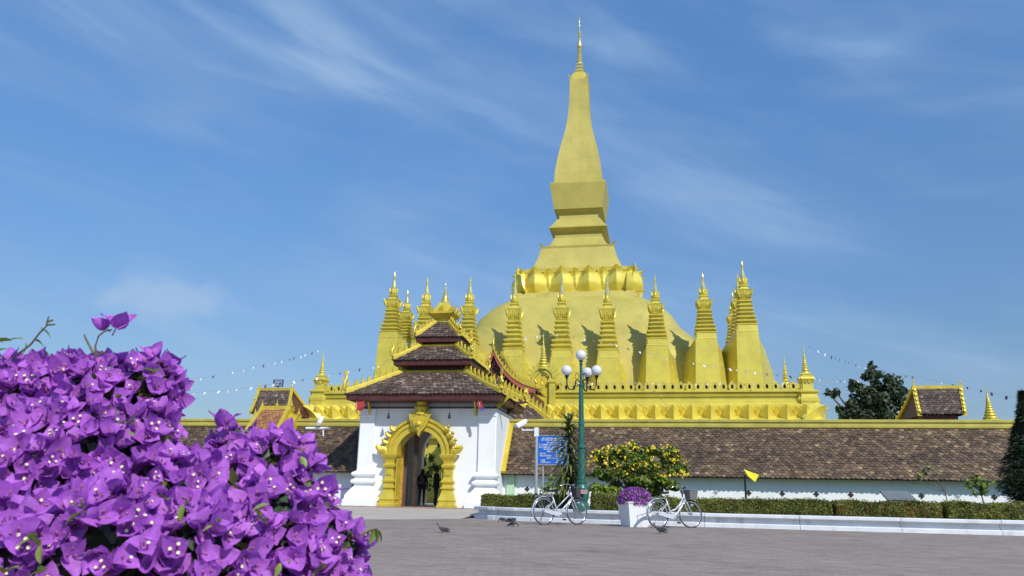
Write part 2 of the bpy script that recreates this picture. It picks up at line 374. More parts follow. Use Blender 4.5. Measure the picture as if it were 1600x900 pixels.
KERB = [(-6.0, 31.4), (-5.95, 27.5), (-5.85, 25.6), (-5.6, 24.5), (-5.0, 23.7), (-4.1, 23.05), (-3.0, 22.6), (-1.8, 22.25), (-.5, 21.95), (1.0, 21.75), (2.8, 21.6), (5, 21.4), (9, 21.25), (14, 21.2), (22, 21.2), (40, 21.2), (60, 21.2)]
KERB = [Vector((a, b, 0)) for a, b in KERB]
def kpath():
    P = [KERB[0]]; L = [0]
    for a, b in zip(KERB[:-1], KERB[1:]):
        n = max(1, int((b - a).length / .25))
        for i in range(1, n + 1): P.append(a.lerp(b, i / n)); L.append(L[-1] + (b - a).length / n)
    return P, L
KP, KL = kpath()
def knorm(i):
    d = (KP[min(i + 1, len(KP) - 1)] - KP[max(i - 1, 0)]).normalized(); return Vector((-d.y, d.x, 0))   # inward
m_ = MB()
pl = [(-40, 19.0, .03)]
plat = [Vector((-40, 18.6, .006)), Vector((-14, 19.6, .006)), Vector((-8, 20.9, .006)), Vector((-6.6, 22.2, .006)), Vector((-5.75, 23.4, .006))]
for a, b in zip(plat[:-1], plat[1:]):
    m_.add([a, b, b + Vector((0, 1.2, .05)), a + Vector((0, 1.2, .05))], [(0, 1, 2, 3)])
    m_.add([a + Vector((0, 1.2, .05)), b + Vector((0, 1.2, .05)), (b.x, 30.6, .15), (a.x, 30.6, .15)], [(0, 1, 2, 3)])
m_.add([(-5.75, 24.6, .056), (-5.6, 24.6, .056), (-5.6, 30.6, .15), (-5.75, 30.6, .15)], [(0, 1, 2, 3)])
struct(m_.build('pavement', PLAT))
m_ = MB().box((-13.3, 30.35, .0), (-5.7, 31.2, .185)).box((-10.8, 30.0, .0), (-7.6, 30.36, .17))
struct(m_.build('gate_threshold', mat('step_stone', (.33, .22, .17), .8, 0, .2, 3, .3, 30)))
# courtyard floor and lawn
struct(MB().add([(-70, 33.0, .16), (70, 33.0, .16), (70, 140, .16), (-70, 140, .16)], [(0, 1, 2, 3)]).build('courtyard', PLAT))
m_ = MB(); n = len(KP)
vs = [tuple(KP[i] + knorm(i) * .25 + Vector((0, 0, .26))) for i in range(n)] + [(max(KP[i].x, -5.9), 33.0, .30) for i in range(n)]
m_.add(vs, [(i, i + 1, n + i + 1, n + i) for i in range(n - 1)])
struct(m_.build('planting_bed', GRASS))
kerb = struct(bpy.data.objects.new('kerb', None)); col.objects.link(kerb)
KPROF = [(.0, 0), (.0, .10), (.03, .115), (.11, .12), (.13, .13), (.15, .25), (.12, .262), (.0, .268), (-.01, .28), (-.01, .345), (.01, .36), (.34, .36), (.36, .34), (.36, .0)]
i = 0
while i < n - 1:
    j = min(i + (5 if KP[i].x < -2 else 9), n - 1); m_ = MB(); dz = random.uniform(-.006, .006); do = random.uniform(-.012, .012)
    R = []
    for k in range(i, j + 1):
        nn_ = knorm(k); d = (KP[min(k + 1, n - 1)] - KP[max(k - 1, 0)]).normalized()
        e = d * (.006 if k == i else (-.006 if k == j else 0))
        R.append([tuple(KP[k] + e + nn_ * (a + do) + Vector((0, 0, z + (dz if z > .05 else 0)))) for a, z in KPROF])
    m_.loft(R, cap=True); m_.build('kerb_stone', KERBW, kerb)
    i = j

# ------------------------------------------------------------ cloister wall
VE, VW, VR, ZE, ZT, ZR = 32.25, 32.66, 34.05, 1.62, 3.66, 3.97
def cloister(u0, u1, label, cat='wall', leftcap=False, rightcap=False):
    R = root('cloister_wall', (u0, VW, 0), label, cat, 'tiled cloister walls round the precinct')
    m_ = MB().box((u0, VW, .0), (u1, VW + .35, 2.0)); m_.build('plaster_wall', WHITE, R)
    m_ = MB().box((u0, VW + 2.2, .0), (u1, VW + 2.5, 2.0)); m_.build('plaster_wall', WHITE, R)
    for s in (1, -1):
        e = VR + s * (VE - VR); m_ = MB()
        f = VR - s * .12
        m_.add([(u0, e, ZE - .05), (u1, e, ZE - .05), (u1, f, ZT - .05), (u0, f, ZT - .05), (u0, e, ZE - .11), (u1, e, ZE - .11), (u1, VR, ZT - .16), (u0, VR, ZT - .16)],
               [(0, 1, 2, 3), (4, 7, 6, 5), (0, 4, 5, 1), (1, 5, 6, 2), (3, 7, 4, 0)])
        m_.build('roof_deck', DARKW, R)
    rd = tiles('roof_tile', (u0, VE, ZE - .04), (u1, VE, ZE - .04), (u0, VR - .10, ZT - .03), (u1, VR - .10, ZT - .03), 21, .185, TILE, R)
    m_ = MB().rect(u0, u1, VR - .10, VR + .10, [(.10, ZT - .06), (.13, ZT - .02), (.13, ZT + .06), (.06, ZT + .10), (.06, ZT + .17), (.11, ZT + .20), (.11, ZR - .03), (.07, ZR)])
    m_.build('ridge_cap', RCAP, R)
    u = u0 + .6
    PH = -5.25
    k0 = math.ceil((u0 - PH) / 1.27)
    k = k0
    while PH + k * 1.27 < u1 - .3:
        x = PH + k * 1.27; k += 1
        if abs(proj((x, VW, .97))[0] - 800) > 860: continue
        m_ = MB(); f = lambda a, b: (x + a, VW - .012, .965 + b)
        for a, b in ((0, .065), (0, -.065), (.065, 0), (-.065, 0), (0, 0)): m_.prism([(-.055 + a, b), (a, -.055 + b), (.055 + a, b), (a, .055 + b)], f, (0, .02, 0))
        m_.build('diamond_opening', DARKW if k % 7 else CREAM, R)  # flat plates over solid wall; dark ones carry the openings' shade as colour
    return R
wr = cloister(-6.45, 46, 'long white wall with brown tiled roof to the right of the white gate')
wl = cloister(-46, -12.15, 'tiled roofed wall to the left of the white gate behind the purple flowers')
# gold end strip by the gate and green post
a = Vector((-6.28, VE - .06, ZE - .05)); b = Vector((-6.28, VR - .1, ZT + .05))
m_ = MB(); q = Vector((0, -.12, .09))
m_.add([a, a + Vector((.2, 0, 0)), b + Vector((.2, 0, 0)), b, a + q, a + q + Vector((.2, 0, 0)), b + q + Vector((.2, 0, 0)), b + q], [(4, 5, 6, 7), (0, 1, 5, 4), (0, 4, 7, 3), (1, 2, 6, 5), (3, 7, 6, 2), (0, 3, 2, 1)])
m_.build('gold_verge', TGOLD, wr)
MB().box((-6.1, VW - .1, .2), (-5.78, VW - .005, 1.62)).build('corner_post', PGREEN, wr, label='pale green painted post')
# stepped raised roof on the left wall
def raised(x0, x1, y0, sinkb, offs, lab):
    p0 = at(x0, y0, VR - .12); p1 = at(x1, y0, VR - .12); u0_, u1_, zt = p0.x, p1.x, p0.z
    dv, dz = VE - VR - .1, (ZE - ZT)
    b0 = Vector((u0_ - .12, VR + dv, zt + dz - offs)); b1 = Vector((u1_ + .12, VR + dv, zt + dz - offs)); t0 = Vector((u0_, VR - .12, zt)); t1 = Vector((u1_, VR - .12, zt))
    R_ = rg
    tiles('roof_tile', b0, b1, t0, t1, 16, .17, TILEO, R_)
    up = Vector((0, -.09, .07))
    for A, B, w in ((b0, t0, 1), (b1, t1, -1)):
        m_ = MB(); W = Vector((.16 * w, 0, 0))
        m_.add([A, A + W, B + W, B, A + up, A + W + up, B + W + up, B + up], [(4, 5, 6, 7), (0, 1, 5, 4), (0, 4, 7, 3), (1, 2, 6, 5), (3, 7, 6, 2), (0, 3, 2, 1)])
        m_.add([A, B, (B.x, B.y + .5, B.z - .3), (A.x, A.y + 1.0, A.z)], [(0, 1, 2, 3)])
        m_.build('verge', TGOLD, R_)
    MB().box((u0_ - .02, VR - .25, zt - .12), (u1_ + .02, VR + .2, zt + .1)).build('ridge_cap', TGOLD, R_)
    m_ = MB()
    for s in (0, .5, 1):
        x = u0_ + (u1_ - u0_) * s; m_.lathe((x, VR - .1, zt + .1), [(.07, 0), (.09, .04), (.05, .08), (.03, .16), (.005, .3)], 6)
    m_.build('finial', TGOLD, R_)
rg = root('gateway_roof', (at(430, 655, VR).x, VR, 0), 'small stepped roof with gold frames and orange tiles rising from the left wall', 'gateway roof')
raised(398, 466, 651, 0, .02, ''); raised(409, 455, 638, 0, -.28, '')
p = at(430, 655, VR)
MB().box((p.x - 1.0, VW - .05, 0), (p.x + 1.0, VW + 2.3, 2.6)).build('plaster_wall', WHITE, rg)

# ------------------------------------------------------------ ornament pieces
def flame(m_, p, d, up, L, w, th=.04):
    "curved flame leaf: base p, leaning direction d, up vector"
    p = Vector(p); d = Vector(d).normalized(); up = Vector(up).normalized(); n_ = d.cross(up).normalized() * th
    P2 = [(-w, 0), (-w * 1.05, L * .35), (-w * .25, L * .72), (w * .55, L), (w * .62, L * .68), (w, L * .3), (w * .8, 0)]
    m_.prism(P2, lambda a, b: p + d * a + up * b - n_ * .5, n_)
def crest(m_, a, b, L, w, step, th=.05, lean=1):
    a, b = Vector(a), Vector(b); d = (b - a); n = int(d.length / step); dn = d.normalized()
    for i in range(n):
        p = a + d * ((i + .5) / n); flame(m_, p, dn * lean, Vector((0, 0, 1)), L * random.uniform(.92, 1.08), w, th)
def naga(m_, p, out, s):
    "upswept finial curl"
    p = Vector(p); o = Vector(out).normalized(); z = Vector((0, 0, 1))
    pts = [p - o * .5 * s, p - o * .15 * s + z * -.02 * s, p + o * .1 * s + z * .1 * s, p + o * .12 * s + z * .45 * s, p - o * .02 * s + z * .75 * s, p + o * .05 * s + z * 1.0 * s, p + o * .22 * s + z * 1.28 * s]
    m_.tube(pts, [.10 * s, .12 * s, .13 * s, .11 * s, .10 * s, .07 * s, .012 * s], 6)
    flame(m_, p + z * .95 * s, o, z, .42 * s, .10 * s, .06 * s); flame(m_, p + z * .62 * s + o * .1 * s, o, z + o, .3 * s, .08 * s, .05 * s)
    flame(m_, p + z * .3 * s - o * .12 * s, -o, z - o * .3, .35 * s, .09 * s, .05 * s)
def spire_prof(h, r):
    "ringed pinnacle profile"
    P = [(r, 0), (r, .03 * h), (.8 * r, .05 * h)]
    z = .05; rr = .82
    for k in range(6):
        P += [(rr * r, (z) * h), (rr * r * 1.12, (z + .02) * h), (rr * r * 1.05, (z + .045) * h), (rr * r * .68, (z + .065) * h)]; z += .085 - .006 * k; rr *= .82
    P += [(rr * r * 1.1, z * h), (rr * r * 1.25, (z + .05) * h), (rr * r * .7, (z + .16) * h), (rr * r * .45, (z + .22) * h), (rr * r * .6, (z + .235) * h), (rr * r * .38, (z + .26) * h), (rr * r * .3, (z + .34) * h), (.004, h)]
    return P

def petal_mesh(w, h, lip=1.0, ridge=.36, ns=9, nt=15, t0=.55, bul=.16, lo=.16, cove=0):
    "lotus petal standing on z=0 at y=0, bulging to -y"
    G = []
    for i in range(nt):
        t = i / (nt - 1)
        if t < t0: hw = .5 * w * (1.0 - .06 * (t / t0 - .6) ** 2)
        else: hw = .5 * w * max(.0, math.cos((t - t0) / (1 - t0) * pi / 2)) ** .62
        if i == nt - 1: hw = .012 * w
        d = bul * h * math.sin(min(1, t / .42) * pi / 2)
        if t > .72: d += (lo * h * ((t - .72) / .28) ** 2.0) * lip
        if cove: d = cove * h * t ** 2.3
        z = h * t
        row = []
        for j in range(ns):
            s = -1 + 2 * j / (ns - 1)
            row.append((s * hw, -(d + ridge * (.5 * w - abs(s) * hw) * ((.5 + .5 * min(1, t * 3)) if not cove else (1 - .45 * t))), z))
        G.append(row)
    V = [p for r in G for p in r]; F = []
    for i in range(nt - 1):
        for j in range(ns - 1): F.append((i * ns + j, i * ns + j + 1, (i + 1) * ns + j + 1, (i + 1) * ns + j))
    o = len(V)
    loop = [j for j in range(ns)] + [(i * ns + ns - 1) for i in range(1, nt)] + [((nt - 1) * ns + j) for j in range(ns - 2, -1, -1)] + [(i * ns) for i in range(nt - 2, 0, -1)]
    for k in loop: x, y, z = V[k]; V.append((x * .94, y * .25 + .04, z - .03 * h) if not cove or z < .35 * h else (x * .98, y * .45 + .15, z + .13 * h))
    L = len(loop)
    for i in range(L): F.append((loop[i], o + i, o + (i + 1) % L, loop[(i + 1) % L]))
    me = bpy.data.meshes.new('petal'); me.from_pydata(V, [], F); me.materials.append(PGOLD)
    for p_ in me.polygons: p_.use_smooth = True
    me.set_sharp_from_angle(angle=math.radians(28)); me.update()
    return me
def put_petals(me, u0, u1, v0, v1, z, parent, sp, sides='FRL', sc_=1.0, inset=0.0, shift=0.0, maxside=99, corner=True):
    org = ORG[parent.name]
    for sd in sides:
        if sd == 'F': A, B, rz = Vector((u0, v0 + inset, z)), Vector((u1, v0 + inset, z)), 0
        elif sd == 'R': A, B, rz = Vector((u1 - inset, v0, z)), Vector((u1 - inset, v1, z)), pi / 2
        elif sd == 'L': A, B, rz = Vector((u0 + inset, v1, z)), Vector((u0 + inset, v0, z)), -pi / 2
        else: A, B, rz = Vector((u1, v1 - inset, z)), Vector((u0, v1 - inset, z)), pi
        n = max(1, int(round((B - A).length / sp)))
        for i in range(n + (1 if shift else 0)):
            f = (i + (0 if shift else .5)) / n
            o = link('petal', me, parent); o.location = A.lerp(B, f) - org; o.rotation_euler = (0, 0, rz); k = (B - A).length / n / sp
            o.scale = (sc_ * k, sc_, sc_)

# ------------------------------------------------------------ great stupa
UC, VC = -5.92, 65.0
stupa = root('stupa', (UC, VC, 0), 'towering golden stupa with square bottle-shaped spire above a smooth dome', 'stupa')
C = (UC, VC)
def zat(y, h, x=906): return at(x, y, VC - h).z
ZC = 16.24
# dome with four softly curved sides
DP = [(11.2, .16), (11.2, 5), (11.1, 7.5), (10.9, 9.2), (10.5, 10.7), (10.05, 11.7), (9.4, 12.4), (8.4, 13.4), (7.75, 14.2), (7.1, 14.95), (6.35, 15.6), (5.6, 16.05), (4.95, ZC + .05)]
m_ = MB(); R = []
for h, z in DP:
    ring = []; e = 5.0 if z < 14 else 8.0
    for k in range(64):
        a = 2 * pi * k / 64; c_, s_ = math.cos(a), math.sin(a); r = h / (abs(c_) ** e + abs(s_) ** e) ** (1 / e)
        ring.append((UC + r * c_, VC + r * s_, z))
    R.append(ring)
m_.loft(R); m_.build('dome', DGOLD, stupa, smooth=True)
MB().sq(C, [(4.99, ZC - .1), (4.97, ZC), (4.80, 16.72), (4.3, 16.75), (4.0, 18.9)]).build('collar_base', DGOLD, stupa)
pm = petal_mesh(2.04, 2.05, 1.0, .56, t0=.20, bul=.12, lo=.20)
put_petals(pm, UC - 4.45, UC + 4.45, VC - 4.18, VC + 4.18, 16.74, stupa, 2.15, 'FRL')
put_petals(pm, UC - 4.45, UC + 4.45, VC - 4.18, VC + 4.18, 16.84, stupa, 2.15, 'FRL', .93, .34, 1)
m_ = MB().sq(C, [(4.25, 18.6), (4.25, 18.92), (3.72, 19.12), (3.42, 19.85)]); m_.build('sloping_tier', DGOLD, stupa)
m_ = MB().sq(C, [(3.42, 19.85), (3.38, 19.9), (3.22, 20.5), (3.08, 21.05), (3.12, 21.22), (3.04, 21.2), (2.95, 21.0)])
for sx in (-1, 1):
    for sy in (-1, 1): m_.add([(UC + sx * 3.1, VC + sy * 3.1, 21.2), (UC + sx * 3.32, VC + sy * 3.32, 21.62), (UC + sx * 2.8, VC + sy * 3.08, 21.2), (UC + sx * 3.08, VC + sy * 2.8, 21.2)], [(0, 1, 2), (0, 3, 1), (2, 1, 3)])
m_.build('plinth', DGOLD, stupa)
m_ = MB().sq(C, [(2.9, 21.0), (2.72, 21.32), (2.42, 21.55), (2.22, 21.95), (2.10, 22.28), (2.03, 22.32), (2.03, 22.72), (2.12, 22.78), (2.16, 22.84), (2.5, 23.1), (2.5, 23.2), (2.40, 23.28), (2.12, 23.65), (1.85, 24.1), (1.72, 24.16), (1.69, 24.5), (1.76, 24.56), (1.80, 24.74), (1.95, 24.86), (2.0, 24.94), (2.12, 24.98)])
m_.build('moulded_neck', DGOLD, stupa)
MB().sq(C, [(2.12, 24.95), (2.46, 27.22), (2.46, 27.35), (2.40, 27.36)]).build('square_block', DGOLD, stupa)
BT = [(2.12, 27.3), (2.11, 27.8), (2.07, 28.5), (1.99, 29.1), (1.85, 30.0), (1.66, 31.0), (1.45, 31.9), (1.22, 33.0), (1.08, 33.9), (.97, 35.0), (.91, 36.0), (.87, 36.9), (.85, 37.7), (.86, 38.3), (.84, 38.42)]
m_ = MB(); R = []
for h, z in BT:
    ring = []; g = h * .965
    # slightly hollowed faces with crisp edges
    for (ax, ay), (bx, by) in (((-1, -1), (1, -1)), ((1, -1), (1, 1)), ((1, 1), (-1, 1)), ((-1, 1), (-1, -1))):
        for f in (0, .06, .5, .94):
            x, y = ax + (bx - ax) * f, ay + (by - ay) * f
            s = h if f == 0 else (h * .992 if f in (.06, .94) else g); mx = max(abs(x), abs(y)); ring.append((UC + x * s / mx if f else UC + x * h, VC + y * s / mx if f else VC + y * h, z))
    R.append(ring)
m_.loft(R, cap=True)
for sx in (-1, 1):
    for sy in (-1, 1): m_.add([(UC + sx * .86, VC + sy * .86, 38.3), (UC + sx * .98, VC + sy * .98, 38.85), (UC + sx * .5, VC + sy * .84, 38.3), (UC + sx * .84, VC + sy * .5, 38.3)], [(0, 1, 2), (0, 3, 1), (2, 1, 3)])
m_.build('bottle_spire', DGOLD, stupa)
MB().sq(C, [(.80, 38.2), (.78, 38.5), (.60, 39.05), (.40, 39.3)]).build('spire_cap', GOLD, stupa)
m_ = MB(); z = 39.25; r = .44
for k in range(3): m_.red(C, [(r * .75, z), (r * .75, z + .12), (r, z + .22), (r, z + .32), (r * .8, z + .36)]); z += .36; r *= .86
for k in range(7): m_.lathe((UC, VC, z), [(r * .7, 0), (r, .07), (r * 1.05, .15), (r * .7, .24)], 10); z += .24; r *= .95
m_.lathe((UC, VC, z), [(.18, 0), (.26, .12), (.28, .3), (.2, .6), (.12, 1.0), (.09, 1.25), (.17, 1.3), (.2, 1.42), (.1, 1.5), (.16, 1.62), (.18, 1.75), (.07, 1.85), (.06, 2.2), (.1, 2.3), (.05, 2.4), (.06, 2.7), (.08, 2.8), (.04, 2.9), (.05, 3.15), (.055, 3.3), (.002, 3.6)], 10)
ZTOP = z + 3.6
m_.build('finial', SGOLD, stupa, smooth='auto')
# four small corner leaves on the lotus collar
for sx in (-1, 1):
    m_ = MB(); flame(m_, (UC + sx * 4.75, VC - 4.75, 18.3), (sx, -1, 0), (0, 0, 1), .7, .22, .1)
    m_.build('corner_leaf', GOLD, stupa)

# ------------------------------------------------------------ terrace
VT = 48.0; tu0, tu1 = at(497, 607, VT).x + .25, at(1262, 607, VT).x - .1
terr = root('terrace', ((tu0 + tu1) / 2, VT, 0), 'golden lotus petal terrace with keyhole battlements round the foot of the stupa', 'terrace')
TV1 = VT + 34
def zt(y): return at(880, y, VT).z
zb = zt(612)
m_ = MB().rect(tu0, tu1, VT, TV1, [(.0, 5.6), (.0, zt(632)), (.14, zt(631)), (.14, zt(627.5)), (.02, zt(626.5)), (.02, zt(621)), (.12, zt(620.5)), (.16, zt(617.5)), (.02, zt(616.5)), (.02, zt(614.5)), (.20, zt(614)), (.20, zt(611.5)), (.05, zb)])
m_.build('moulded_parapet', GOLD, terr)
m_ = MB().rect(tu0, tu1, VT, TV1, [(1.3, .0), (1.3, 3.2), (1.1, 3.25), (1.1, 3.9), (1.45, 4.0), (1.5, 4.25), (1.2, 4.3), (1.15, 4.7), (1.3, 4.8), (1.3, 4.9), (.1, 5.75)])
m_.build('lower_body', GOLD, terr)
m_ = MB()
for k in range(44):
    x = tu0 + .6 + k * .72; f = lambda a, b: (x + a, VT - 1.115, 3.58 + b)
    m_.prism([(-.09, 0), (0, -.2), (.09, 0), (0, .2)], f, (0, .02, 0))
m_.build('diamond_opening', DNICHE, terr)  # flat plates, no holes cut; the shade of openings is in their colour
pmt = petal_mesh(1.10, 1.22, 0, 1.15, t0=.06, cove=.50)
zp = zt(637) - 1.22
m_ = MB().rect(tu0, tu1, VT, TV1, [(.42, zt(640)), (.44, zt(636)), (.10, zt(629)), (.02, zt(629))], cap=False); m_.build('sloping_ledge', GOLD, terr)
put_petals(pmt, tu0 - .3, tu1 + .3, VT - .32, TV1 + .3, zp, terr, 1.06, 'F')
put_petals(pmt, tu0 - .3, tu1 + .3, VT - .32, VT + 30, zp, terr, 1.2, 'RL')
put_petals(pmt, tu0 - .3, tu1 + .3, VT - .32, TV1 + .3, zp + .10, terr, 1.06, 'F', .90, .30, 1)
# corner petals, large
pmc = petal_mesh(1.7, 1.30, 0, .45, t0=.06, cove=.5)
for x, rz in ((tu1 + .25, pi / 4), (tu0 - .25, -pi / 4)):
    o = link('corner_petal', pmc, terr); o.location = Vector((x, VT - .3, zp - .05)) - ORG[terr.name]; o.rotation_euler = (0, 0, rz); o.scale = (1.25, 1.0, 1.0)
# battlement: ogee plates with a dark keyhole
def merlon():
    W, Hh = .44, .62
    out = [(-.40, 0), (-.40, .08), (-.34, .14), (-.46, .30), (-.50, .48), (-.38, .70), (-.14, .86), (0, 1), (.14, .86), (.38, .70), (.50, .48), (.46, .30), (.34, .14), (.40, .08), (.40, 0)]
    inn = [(-.17, .22), (-.17, .3), (-.17, .36), (-.17, .42), (-.17, .5), (-.15, .56), (-.08, .6), (0, .66), (.08, .6), (.15, .56), (.17, .5), (.17, .42), (.17, .36), (.17, .3), (.17, .22)]
    out = [(a * W, b * Hh) for a, b in out]; inn = [(a * W, b * Hh) for a, b in inn]; n = len(out); m_ = MB(); T = .16
    V = [(a, 0, b) for a, b in out] + [(a, 0, b) for a, b in inn] + [(a, T, b) for a, b in out] + [(a, T * .7, b) for a, b in inn]
    F = [(i, i + 1, n + i + 1, n + i) for i in range(n - 1)] + [(n - 1, 0, n, 2 * n - 1)]
    F += [(i + 1, i, 2 * n + i, 2 * n + i + 1) for i in range(n - 1)] + [tuple(range(3 * n - 1, 2 * n - 1, -1))]
    F += [(n + i, n + (i + 1) % n, 3 * n + (i + 1) % n, 3 * n + i) for i in range(n)]
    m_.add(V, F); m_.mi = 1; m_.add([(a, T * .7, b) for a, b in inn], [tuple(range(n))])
    m_.mi = 0; m_.box((-.25, -.02, -.03), (.25, T + .02, .03))
    me = bpy.data.meshes.new('battlement'); me.from_pydata(m_.v, [], m_.f); me.materials.append(GOLD); me.materials.append(DNICHE); me.polygons.foreach_set('material_index', m_.m); me.update(); return me
mm = merlon(); org = ORG[terr.name]; L = tu1 - tu0; nmer = int(L / .515)
for i in range(nmer):
    x = tu0 + .45 + (i + .5) * (L - .9) / nmer
    if abs(x - at(848, 600, VT).x) < .75: continue
    o = link('battlement', mm, terr); o.location = Vector((x, VT - .02, zb)) - org
for s, x in ((1, tu1 - .02), (-1, tu0 + .02)):
    for i in range(52):
        o = link('battlement', mm, terr); o.location = Vector((x, VT + .9 + i * .53, zb)) - org; o.rotation_euler = (0, 0, s * pi / 2)
m_ = MB().box((tu0 + .15, VT + .2, zb - .4), (tu1 - .15, TV1 - .2, zb - .02)); m_.build('terrace_floor', GOLD, terr)

def pinnacle(name, px, ybase, ytip, v, r, label, group, ybot=None, body=True):
    b = at(px, ybase, v); t = at(px, ytip, v); h = t.z - b.z
    R = root(name, b, label, 'pinnacle', group)
    if body:
        hb = h * .40
        m_ = MB().red((b.x, b.y), [(r * 1.25, b.z - .55), (r * 1.25, b.z - .1), (r * 1.32, b.z), (r * 1.32, b.z + .05 * h), (r * 1.15, b.z + .07 * h), (r * 1.1, b.z + .13 * h), (r * 1.35, b.z + .15 * h), (r * 1.35, b.z + .17 * h), (r * 1.0, b.z + .19 * h)]); m_.build('base', GOLD, R)
        m_ = MB().red((b.x, b.y), [(r * .78, b.z + .18 * h), (r * .72, b.z + .30 * h), (r * .85, b.z + .34 * h), (r * 1.0, b.z + .37 * h), (r * .95, b.z + .40 * h), (r * .66, b.z + .43 * h), (r * .72, b.z + .45 * h), (r * .5, b.z + .48 * h)])
        for k in range(8):
            a = k * pi / 4 + pi / 8; d = Vector((math.cos(a), math.sin(a), 0)); flame(m_, Vector((b.x, b.y, b.z + .30 * h)) + d * r * .7, d, (0, 0, 1), .10 * h, r * .2, r * .4)
        m_.build('shaft', GOLD, R)
        MB().lathe((b.x, b.y, b.z + .44 * h), spire_prof(h * .56, r * .60), 10).build('finial', GOLD, R, smooth='auto')
    else:
        MB().red((b.x, b.y), [(r * 1.2, b.z - .6), (r * 1.2, b.z + .04 * h), (r, b.z + .06 * h)]).build('base', GOLD, R)
        MB().lathe((b.x, b.y, b.z + .05 * h), spire_prof(h * .95, r * .95), 10).build('finial', GOLD, R, smooth='auto')
    return R
gp = 'small gold pinnacles standing on the terrace and behind the wall'
pinnacle('pinnacle', 1262, 628, 535, VT + .25, .46, 'tall ringed gold pinnacle at the right front corner of the terrace', gp)
pinnacle('pinnacle', 499.5, 626, 543, VT + .25, .44, 'ringed gold pinnacle at the left front corner of the terrace', gp)
pinnacle('pinnacle', 1229, 612, 550, 58, .42, 'slim gold pinnacle rising behind the battlements near the right corner', gp, body=False)
pinnacle('pinnacle', 1548.5, 660, 602, 45, .42, 'lone small gold spire poking above the wall at the far right', gp, body=False)

